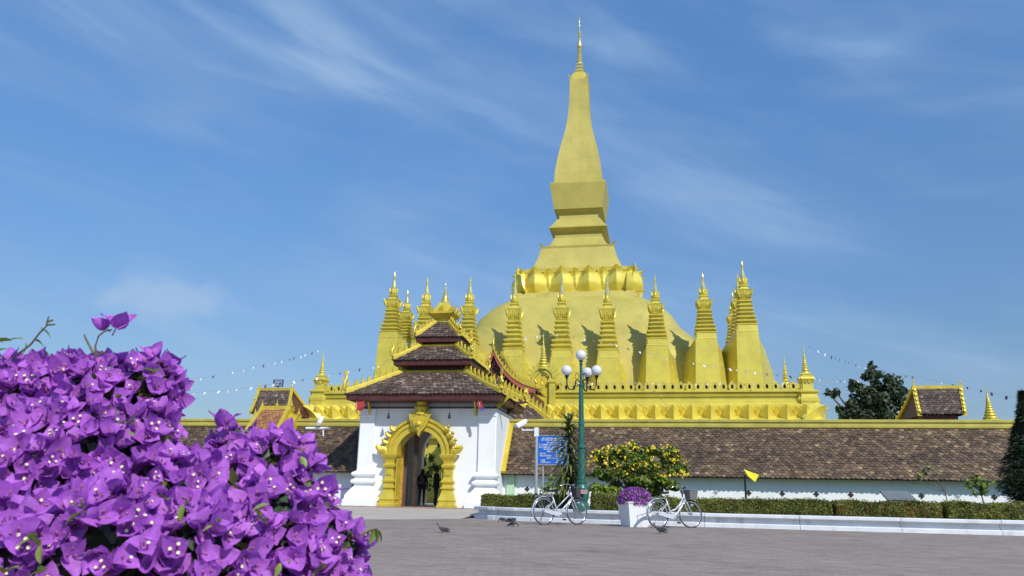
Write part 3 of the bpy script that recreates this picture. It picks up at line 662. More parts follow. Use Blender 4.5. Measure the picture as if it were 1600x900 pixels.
# ------------------------------------------------------------ small stupas
def small_stupa(px, ytip, ypyl, v, hw, label, rotside=0, ybase=604, wide=.95):
    t = at(px, ytip, v); zp_ = at(px, ypyl, v).z; zb_ = at(px, ybase, v).z - 1.0
    x, y = t.x, v; R = root('small_stupa', (x, y, zb_), label, 'small stupa', 'small gold stupas ringed round the dome')
    # pylon: flat tapered front with flaring flanks that run back to the dome
    m_ = MB(); rings = []
    for f in (0, .12, .25, .4, .55, .7, .85, .95, 1):
        z = zb_ + (zp_ - zb_) * f; a = hw * (1.22 - .22 * f); fl = wide * (1 - f) ** .8 * .9 + .62 * wide * (1 - .25 * f); dp = 1.9
        if f > .9: fl = max(.02, fl * (1 - (f - .85) * 4)); 
        y0 = v - hw * (1.12 - .12 * f)
        b1 = a + fl * .42; b2 = a + fl
        rings.append([(x - a, y0, z), (x + a, y0, z), (x + b1, y0 + dp * .55, z - .0), (x + b2, y0 + dp * 1.4, z), (x - b2, y0 + dp * 1.4, z), (x - b1, y0 + dp * .55, z)])
    m_.loft(rings); m_.build('pylon', GOLD, R)
    h = t.z - zp_; z = zp_
    def q(f): return zp_ + h * f
    m_ = MB()
    m_.red((x, y), [(hw * 1.03, q(-.01)), (hw * 1.0, q(.0)), (hw * .97, q(.075)), (hw * 1.03, q(.08)), (hw * 1.03, q(.092)), (hw * .84, q(.098))], q=.1)
    zz = .098
    for wq in (.96, .90): m_.red((x, y), [(hw * .76 * wq, q(zz)), (hw * .8 * wq, q(zz + .016)), (hw * 1.05 * wq, q(zz + .030)), (hw * 1.05 * wq, q(zz + .046)), (hw * .8 * wq, q(zz + .056))], q=.1); zz += .056
    for wq in (.78, .72, .68, .66):
        m_.red((x, y), [(hw * .80 * wq, q(zz)), (hw * .78 * wq, q(zz + .024)), (hw * 1.08 * wq, q(zz + .036)), (hw * 1.08 * wq, q(zz + .046)), (hw * .84 * wq, q(zz + .055))], q=.1); zz += .055
    m_.build('moulded_shaft', GOLD, R)
    g = hw * .80; kz_ = .80
    m_ = MB().red((x, y), [(g * .60, q(zz)), (g * .72, q(zz + .016)), (g * .58, q(zz + .026)), (g * .66, q(zz + .04)), (g * .84, q(zz + .135)), (g * .9, q(zz + .142)), (g * .62, q(zz + .155)), (g * .46, q(zz + .175)), (g * .42, q(zz + .195))], q=.14)
    for sd in range(4):
        dx, dy = ((0, -1), (1, 0), (0, 1), (-1, 0))[sd]; tx, ty = -dy, dx
        for k in (-.8, -.42, 0, .42, .8):
            c_ = Vector((x + dx * g * .66 + tx * k * g * .70, y + dy * g * .66 + ty * k * g * .70, q(zz + .035 + .02 * (abs(k) < .1))))
            m_.tube([c_, c_ + Vector((dx * .06 + tx * k * -.12, dy * .06 + ty * k * -.12, .45)) * h * .09, c_ + Vector((dx * .16 + tx * k * .35, dy * .16 + ty * k * .35, 1)) * h * .105], [g * .09, g * .13, g * .02], 5)
    for sx in (-1, 1):
        for sy in (-1, 1):
            c_ = Vector((x + sx * g * .66, y + sy * g * .66, q(zz + .045)))
            m_.tube([c_, c_ + Vector((sx * .016, sy * .016, .04)) * h, c_ + Vector((sx * .024, sy * .024, .08)) * h, c_ + Vector((sx * .040, sy * .040, .115)) * h], [g * .14, g * .17, g * .12, g * .015], 5)
    m_.build('leafy_capital', GOLD, R)
    zz += .19
    m_ = MB().red((x, y), [(g * .40, q(zz)), (g * .56, q(zz + .014)), (g * .56, q(zz + .028)), (g * .36, q(zz + .036))], q=.2)
    m_.lathe((x, y, 0), [(g * .34, q(zz + .03)), (g * .52, q(zz + .055)), (g * .46, q(zz + .095)), (g * .30, q(zz + .13))], 8)
    for k in range(8):
        a = k * pi / 4 + pi / 8; d = Vector((math.cos(a), math.sin(a), 0)); flame(m_, Vector((x, y, q(zz + .05))) + d * g * .42, Vector((-d.y, d.x, 0)), Vector((0, 0, 1)) + d * .12, .085 * h, g * .17, g * .12)
    m_.build('lotus_bud', GOLD, R)
    zz += .12; e = (1 - zz)
    m_ = MB().lathe((x, y, 0), [(g * .33, q(zz)), (g * .36, q(zz + .05 * e)), (g * .29, q(zz + .25 * e)), (g * .18, q(zz + .46 * e)), (g * .14, q(zz + .54 * e)), (g * .20, q(zz + .565 * e)), (g * .20, q(zz + .61 * e)), (g * .12, q(zz + .64 * e)), (g * .17, q(zz + .70 * e)), (g * .15, q(zz + .80 * e)), (g * .08, q(zz + .92 * e)), (.02, q(1.02))], 10)
    m_.build('finial', SGOLD, R, smooth='auto')
    return R
FR = [(617, 426, 529, 'corner small stupa at the left end of the front row, left of the gate roof'),
      (668, 434, 545, 'small stupa whose crown shows just left of the gate roof finial'),
      (735, 433, 546, 'small stupa just right of the gate roof finial'),
      (805, 431, 558, 'small stupa under the left end of the lotus collar, above the red gable'),
      (878, 428, 560, 'small stupa directly above and left of the street lamp globe'),
      (948.5, 430, 560, 'small stupa right of the street lamp, below the lotus collar'),
      (1023, 430, 541, 'small stupa against the right slope of the dome, third from the right in front'),
      (1097.5, 427, 531, 'small stupa at the right edge of the dome, second from the right in front'),
      (1159, 408, 519, 'tallest looking small stupa at the right front corner')]
VS = 53.6
for px, yt, yp, lb in FR: small_stupa(px, yt, yp, VS, .71, lb)
# the rows running back from the two corners
cr_ = at(1159, 408, VS); cl_ = at(617, 426, VS)
for i, (u, ztip, lb) in enumerate([(cr_.x, 16.85, 'second small stupa back from the right front corner'), (cr_.x, 16.5, 'third small stupa back from the right front corner'),
                              (cl_.x, 16.3, 'second small stupa back from the left front corner'), (cl_.x, 16.6, 'third small stupa back from the left front corner, mostly hidden')]):
    v = VS + (3.3 if i % 2 == 0 else 7.4)
    a, b = proj((u, v, ztip)); yp = proj((u, v, 11.9))[1]
    small_stupa(a, b, yp, v, .68, lb)

# ------------------------------------------------------------ arched shrine on the terrace
vs_ = VT - .35; p = at(848, 640, vs_); x = p.x
shr = root('arched_shrine', (x, vs_, p.z), 'gold arched doorway shrine with ringed spire on the terrace left of the lamp', 'shrine')
def zs(y): return at(848, y, vs_).z
def arch_ring(m_, cx, y0, cz, ri, ro, depth, a0=0, a1=pi, n=18, zsc=1.0):
    R = []
    for k in range(n + 1):
        a = a0 + (a1 - a0) * k / n; c_, s_ = math.cos(a), math.sin(a)
        R.append([(cx + ri * c_, y0, cz + ri * s_ * zsc), (cx + ro * c_, y0, cz + ro * s_ * zsc), (cx + ro * c_, y0 + depth, cz + ro * s_ * zsc), (cx + ri * c_, y0 + depth, cz + ri * s_ * zsc)])
    m_.loft(R)
s_ = 1240 / vs_ * .97
MB().box((x - .75, vs_ + .15, zs(655)), (x + .75, vs_ + 1.2, zs(588))).build('shrine_body', GOLD, shr)
m_ = MB().box((x - .42, vs_ + .05, zs(640)), (x + .42, vs_ + .14, zs(588))); m_.build('door_panel', mat('ochre_door_paint', (.62, .46, .03), .5, .1, .1, 3), shr)
m_ = MB(); arch_ring(m_, x, vs_ - .12, zs(592), .42, .62, .3); arch_ring(m_, x, vs_ - .2, zs(592), .62, .80, .4)
for sd in (-1, 1):
    m_.rect(x + sd * .60 - .19, x + sd * .60 + .19, vs_ - .15, vs_ + .2, [(.05, zs(645)), (.05, zs(638)), (-.0, zs(636)), (.0, zs(600)), (.07, zs(598)), (.07, zs(594)), (.0, zs(592))])
    for k in range(4):
        a = .25 + k * .32; flame(m_, (x + sd * .8 * math.cos(a), vs_ - .05, zs(592) + .8 * math.sin(a)), (sd, 0, 0), (sd * math.cos(a), 0, math.sin(a) + .3), .30, .13, .14)
    flame(m_, (x + sd * .92, vs_ - .05, zs(600)), (sd, 0, 0), (sd * .5, 0, 1), .42, .2, .18)
m_.build('arch_frame', GOLD, shr)
MB().lathe((x, vs_ + .1, zs(577)), spire_prof(zs(519) - zs(577), .42), 10).build('finial', GOLD, shr, smooth='auto')

# ------------------------------------------------------------ white gate
GU, GV = -9.22, 33.0
gate = root('temple_gate', (GU, GV, 0), 'white gatehouse with golden arch and three stacked brown tiled roofs', 'gatehouse')
gu0, gu1, gv0, gv1 = -12.15, -6.28, 31.0, 35.2
ZG = .185; ZTOPW = 4.12
ac = at(656.5, 710, 30.9); acx, acz, ari = ac.x, ac.z, .98
def archwall(v0, v1, cx, cz, ri):
    m_ = MB(); n = 20
    pts = [(cx + ri, ZG)] + [(cx + ri * math.cos(pi * k / n), cz + ri * math.sin(pi * k / n)) for k in range(n + 1)] + [(cx - ri, ZG)]
    for (a, b), (c_, d) in zip(pts[:-1], pts[1:]):
        m_.add([(a, v0, b), (c_, v0, d), (c_, v1, d), (a, v1, b)], [(0, 1, 2, 3)])
    for v in (v0, v1):
        m_.add([(gu0, v, ZG), (cx - ri, v, ZG), (cx - ri, v, cz), (gu0, v, cz), (gu0, v, ZTOPW), (cx - ri, v, ZTOPW)], [(0, 1, 2, 3), (3, 2, 5, 4)])
        m_.add([(gu1, v, ZG), (cx + ri, v, ZG), (cx + ri, v, cz), (gu1, v, cz), (gu1, v, ZTOPW), (cx + ri, v, ZTOPW)], [(0, 3, 2, 1), (3, 4, 5, 2)])
        for k in range(n):
            a = pts[k + 1]; b = pts[k + 2]; m_.add([(a[0], v, a[1]), (b[0], v, b[1]), (b[0], v, ZTOPW), (a[0], v, ZTOPW)], [(0, 1, 2, 3)])
    return m_
archwall(gv0, gv0 + .45, acx, acz, ari).add([(gu0, gv0, ZG), (gu0, gv0 + .45, ZG), (gu0, gv0 + .45, ZTOPW), (gu0, gv0, ZTOPW)], [(0, 1, 2, 3)]).add([(gu1, gv0, ZG), (gu1, gv0 + .45, ZG), (gu1, gv0 + .45, ZTOPW), (gu1, gv0, ZTOPW)], [(0, 1, 2, 3)]).build('front_wall', WHITE, gate)
archwall(gv1 - .4, gv1, acx + .35, acz + .15, 1.45).build('rear_wall', WHITE, gate)
m_ = MB().box((gu0, gv0 + .45, .0), (gu0 + .4, gv1 - .4, ZTOPW)); m_.build('side_wall', WHITE, gate)
m_ = MB().box((gu1 - .4, gv0 + .45, .0), (gu1, gv1 - .4, ZTOPW)); m_.build('side_wall', WHITE, gate)
MB().box((gu0 + .02, gv0 + .02, ZTOPW), (gu1 - .02, gv1 - .02, ZTOPW + .06)).build('ceiling', DARKW, gate)
def pilaster(cx, w, d):
    m_ = MB().rect(cx - w / 2, cx + w / 2, gv0 - d, gv0 + .1, [(.42, ZG - .05), (.42, .40), (.36, .44), (.33, .62), (.20, .80), (.08, .95), (.06, 1.02), (.17, 1.08), (.19, 1.14), (.17, 1.20), (.06, 1.26), (.06, 1.33), (.16, 1.38), (.18, 1.44), (.16, 1.50), (.04, 1.56), (.0, 1.60), (.0, ZTOPW - .35), (.03, ZTOPW - .32), (.03, ZTOPW - .02)])
    m_.build('pilaster', WHITE, gate, smooth='auto')
pilaster(gu0 + .38, .62, .10); pilaster(gu1 - .38, .66, .10)
# boarded frieze under the eaves
m_ = MB()
for k in range(6):
    z = ZTOPW + .0 + k * .10; m_.rect(gu0 + .1, gu1 - .1, gv0 + .08, gv1 - .1, [(.03, z), (.0, z + .092), (-.02, z + .094), (-.02, z + .1)], cap=False)
m_.build('boarded_frieze', CREAM, gate)
# arch surround
arc = MB()
vf = gv0
arch_ring(arc, acx, vf - .30, acz, ari - .03, ari + .22, .78)
for sd in (-1, 1): arc.box((acx + sd * (ari - .015) - .015, vf - .15, ZG), (acx + sd * (ari - .015) + .015, vf + .48, acz))
arch_ring(arc, acx, vf - .36, acz, ari + .20, ari + .32, .38)
arch_ring(arc, acx, vf - .24, acz, ari + .30, ari + .42, .26); arch_ring(arc, acx, vf - .32, acz, ari + .40, ari + .50, .34)
arc.build('arch_band', TGOLD, gate, smooth='auto')
m_ = MB()
for sd in (-1, 1):
    for k in range(3):
        a = .30 + k * .20; c_, s_ = math.cos(a), math.sin(a)
        for j in (-1, 0, 1):
            b = Vector((acx + sd * (ari + .44) * c_, vf - .28 + .09 * j, acz + (ari + .44) * s_)); d = Vector((sd * c_, 0, s_ + .35)).normalized()
            m_.tube([b, b + d * .10 + Vector((sd * .04, -.03, 0)), b + d * .17 + Vector((sd * .02, -.02, .05)), b + d * .19 + Vector((sd * -.03, 0, .12))], [.08, .095, .06, .012], 6)
    # shoulder leaf cluster at the springing
    for k in range(5):
        b = Vector((acx + sd * (ari + .40 + .062 * k), vf - .30, acz + .0 + .02 * k)); d = Vector((sd * (.15 + .14 * k), -.15, 1)).normalized()
        m_.tube([b, b + d * .14, b + d * .24 + Vector((sd * .04, 0, .02)), b + d * .30 + Vector((sd * -.02, 0, .07))], [.085, .10, .07, .012], 6)
m_.build('leaf_ornament', TGOLD, gate, smooth='auto')
for sd in (-1, 1):
    cx = acx + sd * (ari + .25)
    P = [(.18, ZG), (.18, .27), (.13, .31), (.12, .42), (.15, .45), (.13, .50), (.07, .66), (.02, .80), (.02, .86), (.07, .90), (.07, .95), (.02, .98), (.0, 1.08), (.06, 1.14), (.07, 1.20), (.0, 1.26), (-.02, 1.36), (-.02, acz - .58), (.03, acz - .54), (.07, acz - .48), (.07, acz - .42), (.0, acz - .38), (.0, acz - .28), (.07, acz - .18), (.13, acz - .10), (.15, acz - .02), (.12, acz + .0)]
    MB().rect(cx - .19, cx + .19, vf - .26, vf + .1, P).build('column', TGOLD, gate, smooth='auto')
    MB().rect(cx - .10, cx + .10, vf - .28, vf - .20, [(0, 1.42), (0, acz - .62)]).build('column_panel', TGOLD, gate)
m_ = MB(); kz = acz + ari
K = [(0, -.45), (-.10, -.22), (-.32, .02), (-.42, .30), (-.46, .50), (-.26, .42), (-.12, .52), (0, .46), (.12, .52), (.26, .42), (.46, .50), (.42, .30), (.32, .02), (.10, -.22)]
m_.prism([(a * .95, b * .9) for a, b in K], lambda a, b: (acx + a, vf - .50, kz + .12 + b), (0, .22, 0))
m_.prism([(a * .62, b * .58) for a, b in K], lambda a, b: (acx + a, vf - .57, kz + .16 + b), (0, .1, 0))
m_.sphere((acx, vf - .56, kz + .22), .12, 10, 6)
for k in range(7):
    a = pi * (k + .5) / 7; flame(m_, (acx + .26 * math.cos(a), vf - .36, kz + .45 + .1 * math.sin(a)), (1 if a < pi / 2 else -1, 0, 0), (math.cos(a), 0, math.sin(a) + .6), .30, .09, .10)
m_.build('keystone_ornament', TGOLD, gate)
m_ = MB().lathe((acx, vf - .22, kz + .55), [(.22, 0), (.30, .06), (.30, .14), (.2, .2), (.26, .26), (.28, .36), (.18, .44), (.22, .50), (.22, .58), (.14, .66), (.1, .78)], 12)
for k in range(8):
    a = k * pi / 4; d = Vector((math.cos(a), math.sin(a), 0)); flame(m_, Vector((acx, vf - .22, kz + .70)) + d * .22, Vector((-d.y, d.x, 0)), Vector((0, 0, 1)) + d * .2, .26, .08, .06)
m_.build('crown_ornament', TGOLD, gate, smooth='auto')
# doors
m_ = MB().box((acx - .985, vf + .47, ZG), (acx - .88, vf + 1.0, acz + .35)); m_.build('door_leaf', GILT, gate, label='open carved red and gilt door leaf')
m_ = MB().box((acx - .62, vf + .48, ZG), (acx - .36, vf + .6, acz + .95)).box((acx - .20, vf + .52, ZG), (acx - .04, vf + .68, acz + .92)); 
_a = at(645.5, 740, vf + .55).x; _b = at(651.5, 740, vf + .55).x
MB().box((_a, vf + .50, ZG), (_b, vf + .62, acz + .93)).build('door_post', DARKW, gate)
_a = at(627, 740, vf + .65).x; _b = at(635, 740, vf + .65).x
MB().box((_a, vf + .6, ZG), (_b, vf + .7, acz + .75)).build('door_post', mat('brown_post', (.10, .06, .05), .6), gate)
MB().box((gu0 + .4, vf + .45, 3.35), (gu1 - .4, vf + .6, ZTOPW)).build('lintel', CREAM, gate)

def tier(hw_e, hw_t, ze, ztp, rows, fascia, crestL, nagas, step=.27, cv=GV, sag=.10):
    "one tier of the stacked roof: four tiled slopes, fascia, gold hips with flame crests"
    E = [Vector((GU + a * hw_e, cv + b * (hw_e - (.35 if hw_e > 3 else 0)), ze)) for a, b in ((-1, -1), (1, -1), (1, 1), (-1, 1))]
    T = [Vector((GU + a * hw_t, cv + b * hw_t, ztp)) for a, b in ((-1, -1), (1, -1), (1, 1), (-1, 1))]
    rf = MB(); 
    for i in range(4):
        j = (i + 1) % 4; rf.add([E[i] - Vector((0, 0, .03)), E[j] - Vector((0, 0, .03)), T[j] - Vector((0, 0, .03)), T[i] - Vector((0, 0, .03))], [(0, 1, 2, 3)])
    roof = rf.build('roof', DARKW, gate)
    for i in range(4):
        j = (i + 1) % 4
        if i == 2: continue
        tiles('roof_tile', E[i], E[j], T[i], T[j], rows, .17, TILED, roof)
    m_ = MB(); c_ = Vector((GU, cv, 0))
    def inset(p, k, dz): q_ = p - c_; s = Vector((math.copysign(k, q_.x), math.copysign(k, q_.y), 0)); return Vector((p.x - s.x, p.y - s.y, p.z + dz))
    A = [inset(p, .02, -.02) for p in E]; B = [inset(p, .05, -.02 - fascia) for p in E]; D = [inset(p, .30, -.05 - fascia) for p in E]; 
    m_.loft([[tuple(p) for p in L_] for L_ in (A, B, D)], cap=False); m_.add([tuple(p) for p in D], [(0, 1, 2, 3)])
    m_.build('fascia', MAROON, roof)
    hp = MB(); cs = MB()
    for i in range(4):
        a, b = T[i], E[i]; o = (E[i] - T[i]); o.z = 0; o.normalize(); side = Vector((-o.y, o.x, 0)) * .09; n = 8; R = []
        line = []
        for k in range(n + 1):
            f = k / n; p_ = a.lerp(b, f) + Vector((0, 0, .07 + .10 * max(0, f - .7) ** 1.2 * 3)); line.append(p_)
            R.append([tuple(p_ - side - Vector((0, 0, .12))), tuple(p_ + side - Vector((0, 0, .12))), tuple(p_ + side * .9 + Vector((0, 0, .03))), tuple(p_ + side * .4 + Vector((0, 0, .10))), tuple(p_ - side * .4 + Vector((0, 0, .10))), tuple(p_ - side * .9 + Vector((0, 0, .03)))])
        hp.loft(R); hp.build('hip_ridge', TGOLD, roof); hp = MB()
        crest(cs, line[0] + Vector((0, 0, .08)), line[-2] + Vector((0, 0, .08)), crestL, .085, step, .07)
        naga(cs, line[-1] + Vector((0, 0, .02)), o, nagas)
    cs.build('flame_crest', TGOLD, roof)
    m_ = MB(); 
    for i in range(4):
        j = (i + 1) % 4; m_.tube([T[i] + Vector((0, 0, .04)), T[j] + Vector((0, 0, .04))], .06, 6)
    m_.build('top_moulding', TGOLD, roof)
    return roof
z1e = at(661, 615, 30.1).z; z1t = at(676, 582, 31.65).z
z2e = at(667, 562, 31.28).z; z2t = at(681, 541, 32.2).z
z3e = at(680, 526, 31.98).z; z3t = at(690, 502, 32.75).z
tier(3.28, 1.38, z1e, z1t, 15, .22, .26, .64)
MB().sq((GU, GV), [(1.22, z1t - .1), (1.22, z2e - .05)]).build('neck', DARKW, gate)
tier(1.74, .80, z2e, z2t, 9, .20, .24, .50)
MB().sq((GU, GV), [(.70, z2t - .1), (.70, z3e - .05)]).build('neck', DARKW, gate)
tier(1.02, .24, z3e, z3t, 8, .20, .24, .42, .2)
m_ = MB().red((GU, GV), [(.34, z3t - .12), (.34, z3t + .08), (.40, z3t + .12), (.62, z3t + .3), (.62, z3t + .38), (.45, z3t + .42), (.42, z3t + .55), (.30, z3t + .72), (.2, z3t + .9)])
for sd in range(4):
    dx, dy = ((0, -1), (1, 0), (0, 1), (-1, 0))[sd]
    for k in (-1, 0, 1): flame(m_, (GU + dx * .55 - dy * k * .45, GV + dy * .55 + dx * k * .45, z3t + .34), (-dy * (k or 1), dx * (k or 1), 0), (dx * .2 - dy * k * .3, dy * .2 + dx * k * .3, 1), .34 if k == 0 else .30, .14, .08)
m_.build('spire_base', TGOLD, gate)
zf = z3t + .85; ztp = at(688, 434, GV).z
MB().lathe((GU, GV, zf), spire_prof(ztp - zf, .24), 10).build('finial', SGOLD, gate, smooth='auto')
# small side finials on roof corners
m_ = MB()
for px, yb, yt, v in ((715, 528, 490, 33.6),):
    a = at(px, yb, v); m_.lathe((a.x, a.y, a.z), spire_prof(at(px, yt, v).z - a.z, .13), 8)
m_.build('corner_finial', TGOLD, gate)
# eave brackets
m_ = MB()
for x_ in (gu0 + .25, gu1 - .25, gu0 + 5.0 - .25 * 0):
    pass
for x_, s in ((gu0 + .42, 1), (gu1 - .9, 1)):
    m_ = MB().prism([(0, 0), (-.55, .62), (-.62, .62), (-.62, .5), (-.22, .1), (-.1, -.25), (0, -.3)], lambda a, b: (x_, gv0 - .03 + a, ZTOPW + .0 + b), (.07, 0, 0)); m_.build('eave_bracket', TGOLD, gate)
m_ = MB().prism([(0, -.3), (0, 0), (.1, .1), (.5, .5), (.9, .55), (.9, .62), (.4, .62), (0, .3)], lambda a, b: (gu1 - .02 + a, gv0 + .1, ZTOPW + b - .05), (0, .07, 0)); m_.build('eave_bracket', TGOLD, gate)
m_ = MB().prism([(0, -.3), (0, 0), (.1, .1), (.5, .5), (.9, .55), (.9, .62), (.4, .62), (0, .3)], lambda a, b: (gu1 - .02 + a, gv0 + 2.4, ZTOPW + b - .05), (0, .07, 0)); m_.build('eave_bracket', MAROON, gate)

# hanging bells and flags on the gate
for px, lb in ((607.5, 'small dark bell hanging on a wire left of the golden arch'), (702.5, 'small dark bell hanging on a wire right of the golden arch')):
    a = at(px, 625, gv0 - .55); b = at(px, 644, gv0 - .55); R = root('hanging_bell', b, lb, 'bell', 'bells hanging from the gate eaves')
    MB().tube([a, b], .008, 5).build('wire', BLACKM, R)
    MB().lathe((b.x, b.y, b.z - .26), [(.075, 0), (.07, .03), (.05, .12), (.035, .2), (.01, .26)], 10).build('bell_body', BLACKM, R, smooth='auto')
def flagpole(px, y0, x1, y1, v, clothpts, mats, lb):
    a = at(px, y0, v); b = at(x1, y1, v); R = root('flag', a, lb, 'flag', 'small flags fixed under the gate eaves')
    MB().tube([a, b], .012, 6).build('pole', STEEL, R)
    for k, (P, mt) in enumerate(zip(clothpts, mats)):
        m_ = MB(); Q = [at(x_, y_, v - .03 + .05 * math.sin(i * 1.9)) for i, (x_, y_) in enumerate(P)]
        n = len(Q); m_.add([tuple(q_) for q_ in Q] + [tuple(q_ + Vector((.0, .02, 0))) for q_ in Q], [tuple(range(n)), tuple(range(2 * n - 1, n - 1, -1))] + [(i, (i + 1) % n, n + (i + 1) % n, n + i) for i in range(n)])
        m_.build('cloth', mt, R)
flagpole(553, 646, 560, 612, 30.2, [[(558, 612), (564, 613), (569, 624), (570, 634), (565, 642), (557, 641)]], [REDC], 'rolled red flag under the left corner of the gate roof')
flagpole(753, 645, 744, 612, 30.2, [[(743, 615), (747, 612), (753, 627), (756, 637), (747, 638)], [(755, 636), (749, 637), (751, 641), (755, 642)]], [REDC, BLUEC], 'drooping red and blue flag under the right side of the gate roof')

# ------------------------------------------------------------ rear pavilion with red gable
VP = 42.0
ap = at(771, 547, VP); pav = root('prayer_pavilion', (ap.x, VP, 0), 'pavilion with red and gold curved gable and stepped gold ridges behind the gate', 'pavilion')
def cpts(sd, y0off=0.0, xo=0.0, v=VP):
    P = [(771, 547), (777, 560), (787, 576), (800, 590), (816, 600), (836, 607)]
    out = []
    for x_, y_ in P:
        q_ = at(x_, y_, v); out.append(Vector((ap.x + sd * (q_.x - ap.x) , v, q_.z)))
    return out
up = Vector((0, 0, 1))
for dv, nm in ((0, 'bargeboard'), (2.6, 'rear_bargeboard')):
    for sd in (1, -1):
        L_ = cpts(sd); A = [p_ + Vector((0, dv, 0.0 if dv == 0 else .25)) for p_ in L_]
        m_ = MB(); m_.loft([[tuple(p_ - up * .28), tuple(p_ + Vector((0, .10, -.28))), tuple(p_ + Vector((0, .10, 0))), tuple(p_)] for p_ in A])
        m_.build(nm, mat('red_barge_paint', (.40, .10, .07), .5, 0, .1, 3) if dv == 0 else TGOLD, pav)
        m_ = MB(); m_.loft([[tuple(p_ + Vector((0, -.04, 0))), tuple(p_ + Vector((0, .14, 0))), tuple(p_ + Vector((0, .14, .13))), tuple(p_ + Vector((0, -.04, .13)))] for p_ in A])
        for a, b in zip(A[:-1], A[1:]): crest(m_, a + up * .12, b + up * .12, .24, .08, .22, .06)
        naga(m_, A[-1] + up * .1, Vector((sd, 0, 0)), .5)
        m_.build('gold_coping', TGOLD, pav)
for sd in (1, -1):
    A = cpts(sd)
    for a, b in zip(A[:-1], A[1:]):
        tl_, tr_ = (a, a + Vector((0, 4.5, 0))); bl_, br_ = (b, b + Vector((0, 4.5, 0)))
        tiles('roof_tile', bl_ if sd > 0 else br_, br_ if sd > 0 else bl_, tl_ if sd > 0 else tr_, tr_ if sd > 0 else tl_, 3, .18, TILED, pav)
L_ = cpts(1); Rr = cpts(-1)
m_ = MB(); poly = [tuple(p_ + Vector((0, .35, -.2))) for p_ in L_] + [tuple(p_ + Vector((0, .35, -.2))) for p_ in reversed(Rr[1:])]
m_.add(poly, [tuple(range(len(poly)))]); m_.build('tympanum', MAROON, pav)
m_ = MB()
for r_, w_ in ((.34, .03), (.2, .03)): m_.tube([(ap.x + r_ * math.cos(a * pi / 8), VP + .28, ap.z - 1.15 + r_ * math.sin(a * pi / 8)) for a in range(17)], w_, 5)
for k in range(5): m_.box((ap.x - .25 - .28 * k, VP + .28, ap.z - 1.75 - .0 * k), (ap.x + .25 + .28 * k, VP + .33, ap.z - 1.72)) if k < 3 else None
flame(m_, (ap.x, VP + .28, ap.z - .85), (1, 0, 0), (0, 0, 1), .4, .09, .06)
m_.build('carved_rosette', mat('dull_red_carving', (.22, .08, .05), .5), pav)
m_ = MB(); m_.tube([ap, ap + Vector((0, -.1, .35)), ap + Vector((0, .02, .7)), ap + Vector((0, -.02, 1.0))], [.09, .06, .03, .005], 6); m_.build('apex_finial', TGOLD, pav)
# lower skirt: hip with two gold steps descending to the right, mirrored left
def skirt(P0, P1, sd, vv, lay):
    a = at(*P0, vv); b = at(*P1, vv - .0)
    a = Vector((ap.x + sd * (a.x - ap.x), vv, a.z)); b = Vector((ap.x + sd * (b.x - ap.x), vv, b.z))
    m_ = MB(); up_ = Vector((0, 0, 1)); n = 6; R = []
    for k in range(n + 1):
        p_ = a.lerp(b, k / n); R.append([tuple(p_ + Vector((0, -.14, -.18))), tuple(p_ + Vector((0, .14, -.18))), tuple(p_ + Vector((0, .14, .06))), tuple(p_ + Vector((0, .0, .12))), tuple(p_ + Vector((0, -.14, .06)))])
    m_.loft(R); m_.build('gold_ridge', TGOLD, pav)
    m_ = MB(); crest(m_, a + up_ * .1, b + up_ * .1, .42, .10, .24, .08); naga(m_, (a if lay else b) + up_ * .1, Vector((-sd if lay else sd, 0, 0)), .45); m_.build('flame_crest', TGOLD, pav)
    return a, b
for sd in (1, -1):
    a1, b1 = skirt((757, 590), (823, 626), sd, VP - 1.2, 0)
    a2, b2 = skirt((824, 628), (866, 659), sd, VP - 1.6, 1)
    w = a1 - Vector((sd * 2.6, 0, 0))
    bl_, br_ = Vector((a1.x - sd * .5, VP - 2.6, b1.z - .6)), Vector((b2.x, VP - 2.6, b2.z - .3)); 
    tlp, trp = Vector((a1.x - sd * .5, VP - 1.3, a1.z)), Vector((b1.x, VP - 1.3, b1.z - .1))
    if sd < 0: bl_, br_, tlp, trp = br_, bl_, trp, tlp
    tiles('roof_tile', bl_, br_, tlp, trp, 12, .18, TILED, pav)
MB().box((ap.x - 2.3, VP, 5.0), (ap.x + 2.3, VP + 4.5, 6.2)).build('gable_frame', MAROON, pav)
for sx in (-1, 1):
    for sy in (.2, 4.2): MB().lathe((ap.x + sx * 2.2, VP + sy, .16), [(.22, 0), (.18, .3), (.16, 4.9)], 10).build('column', GOLD, pav)

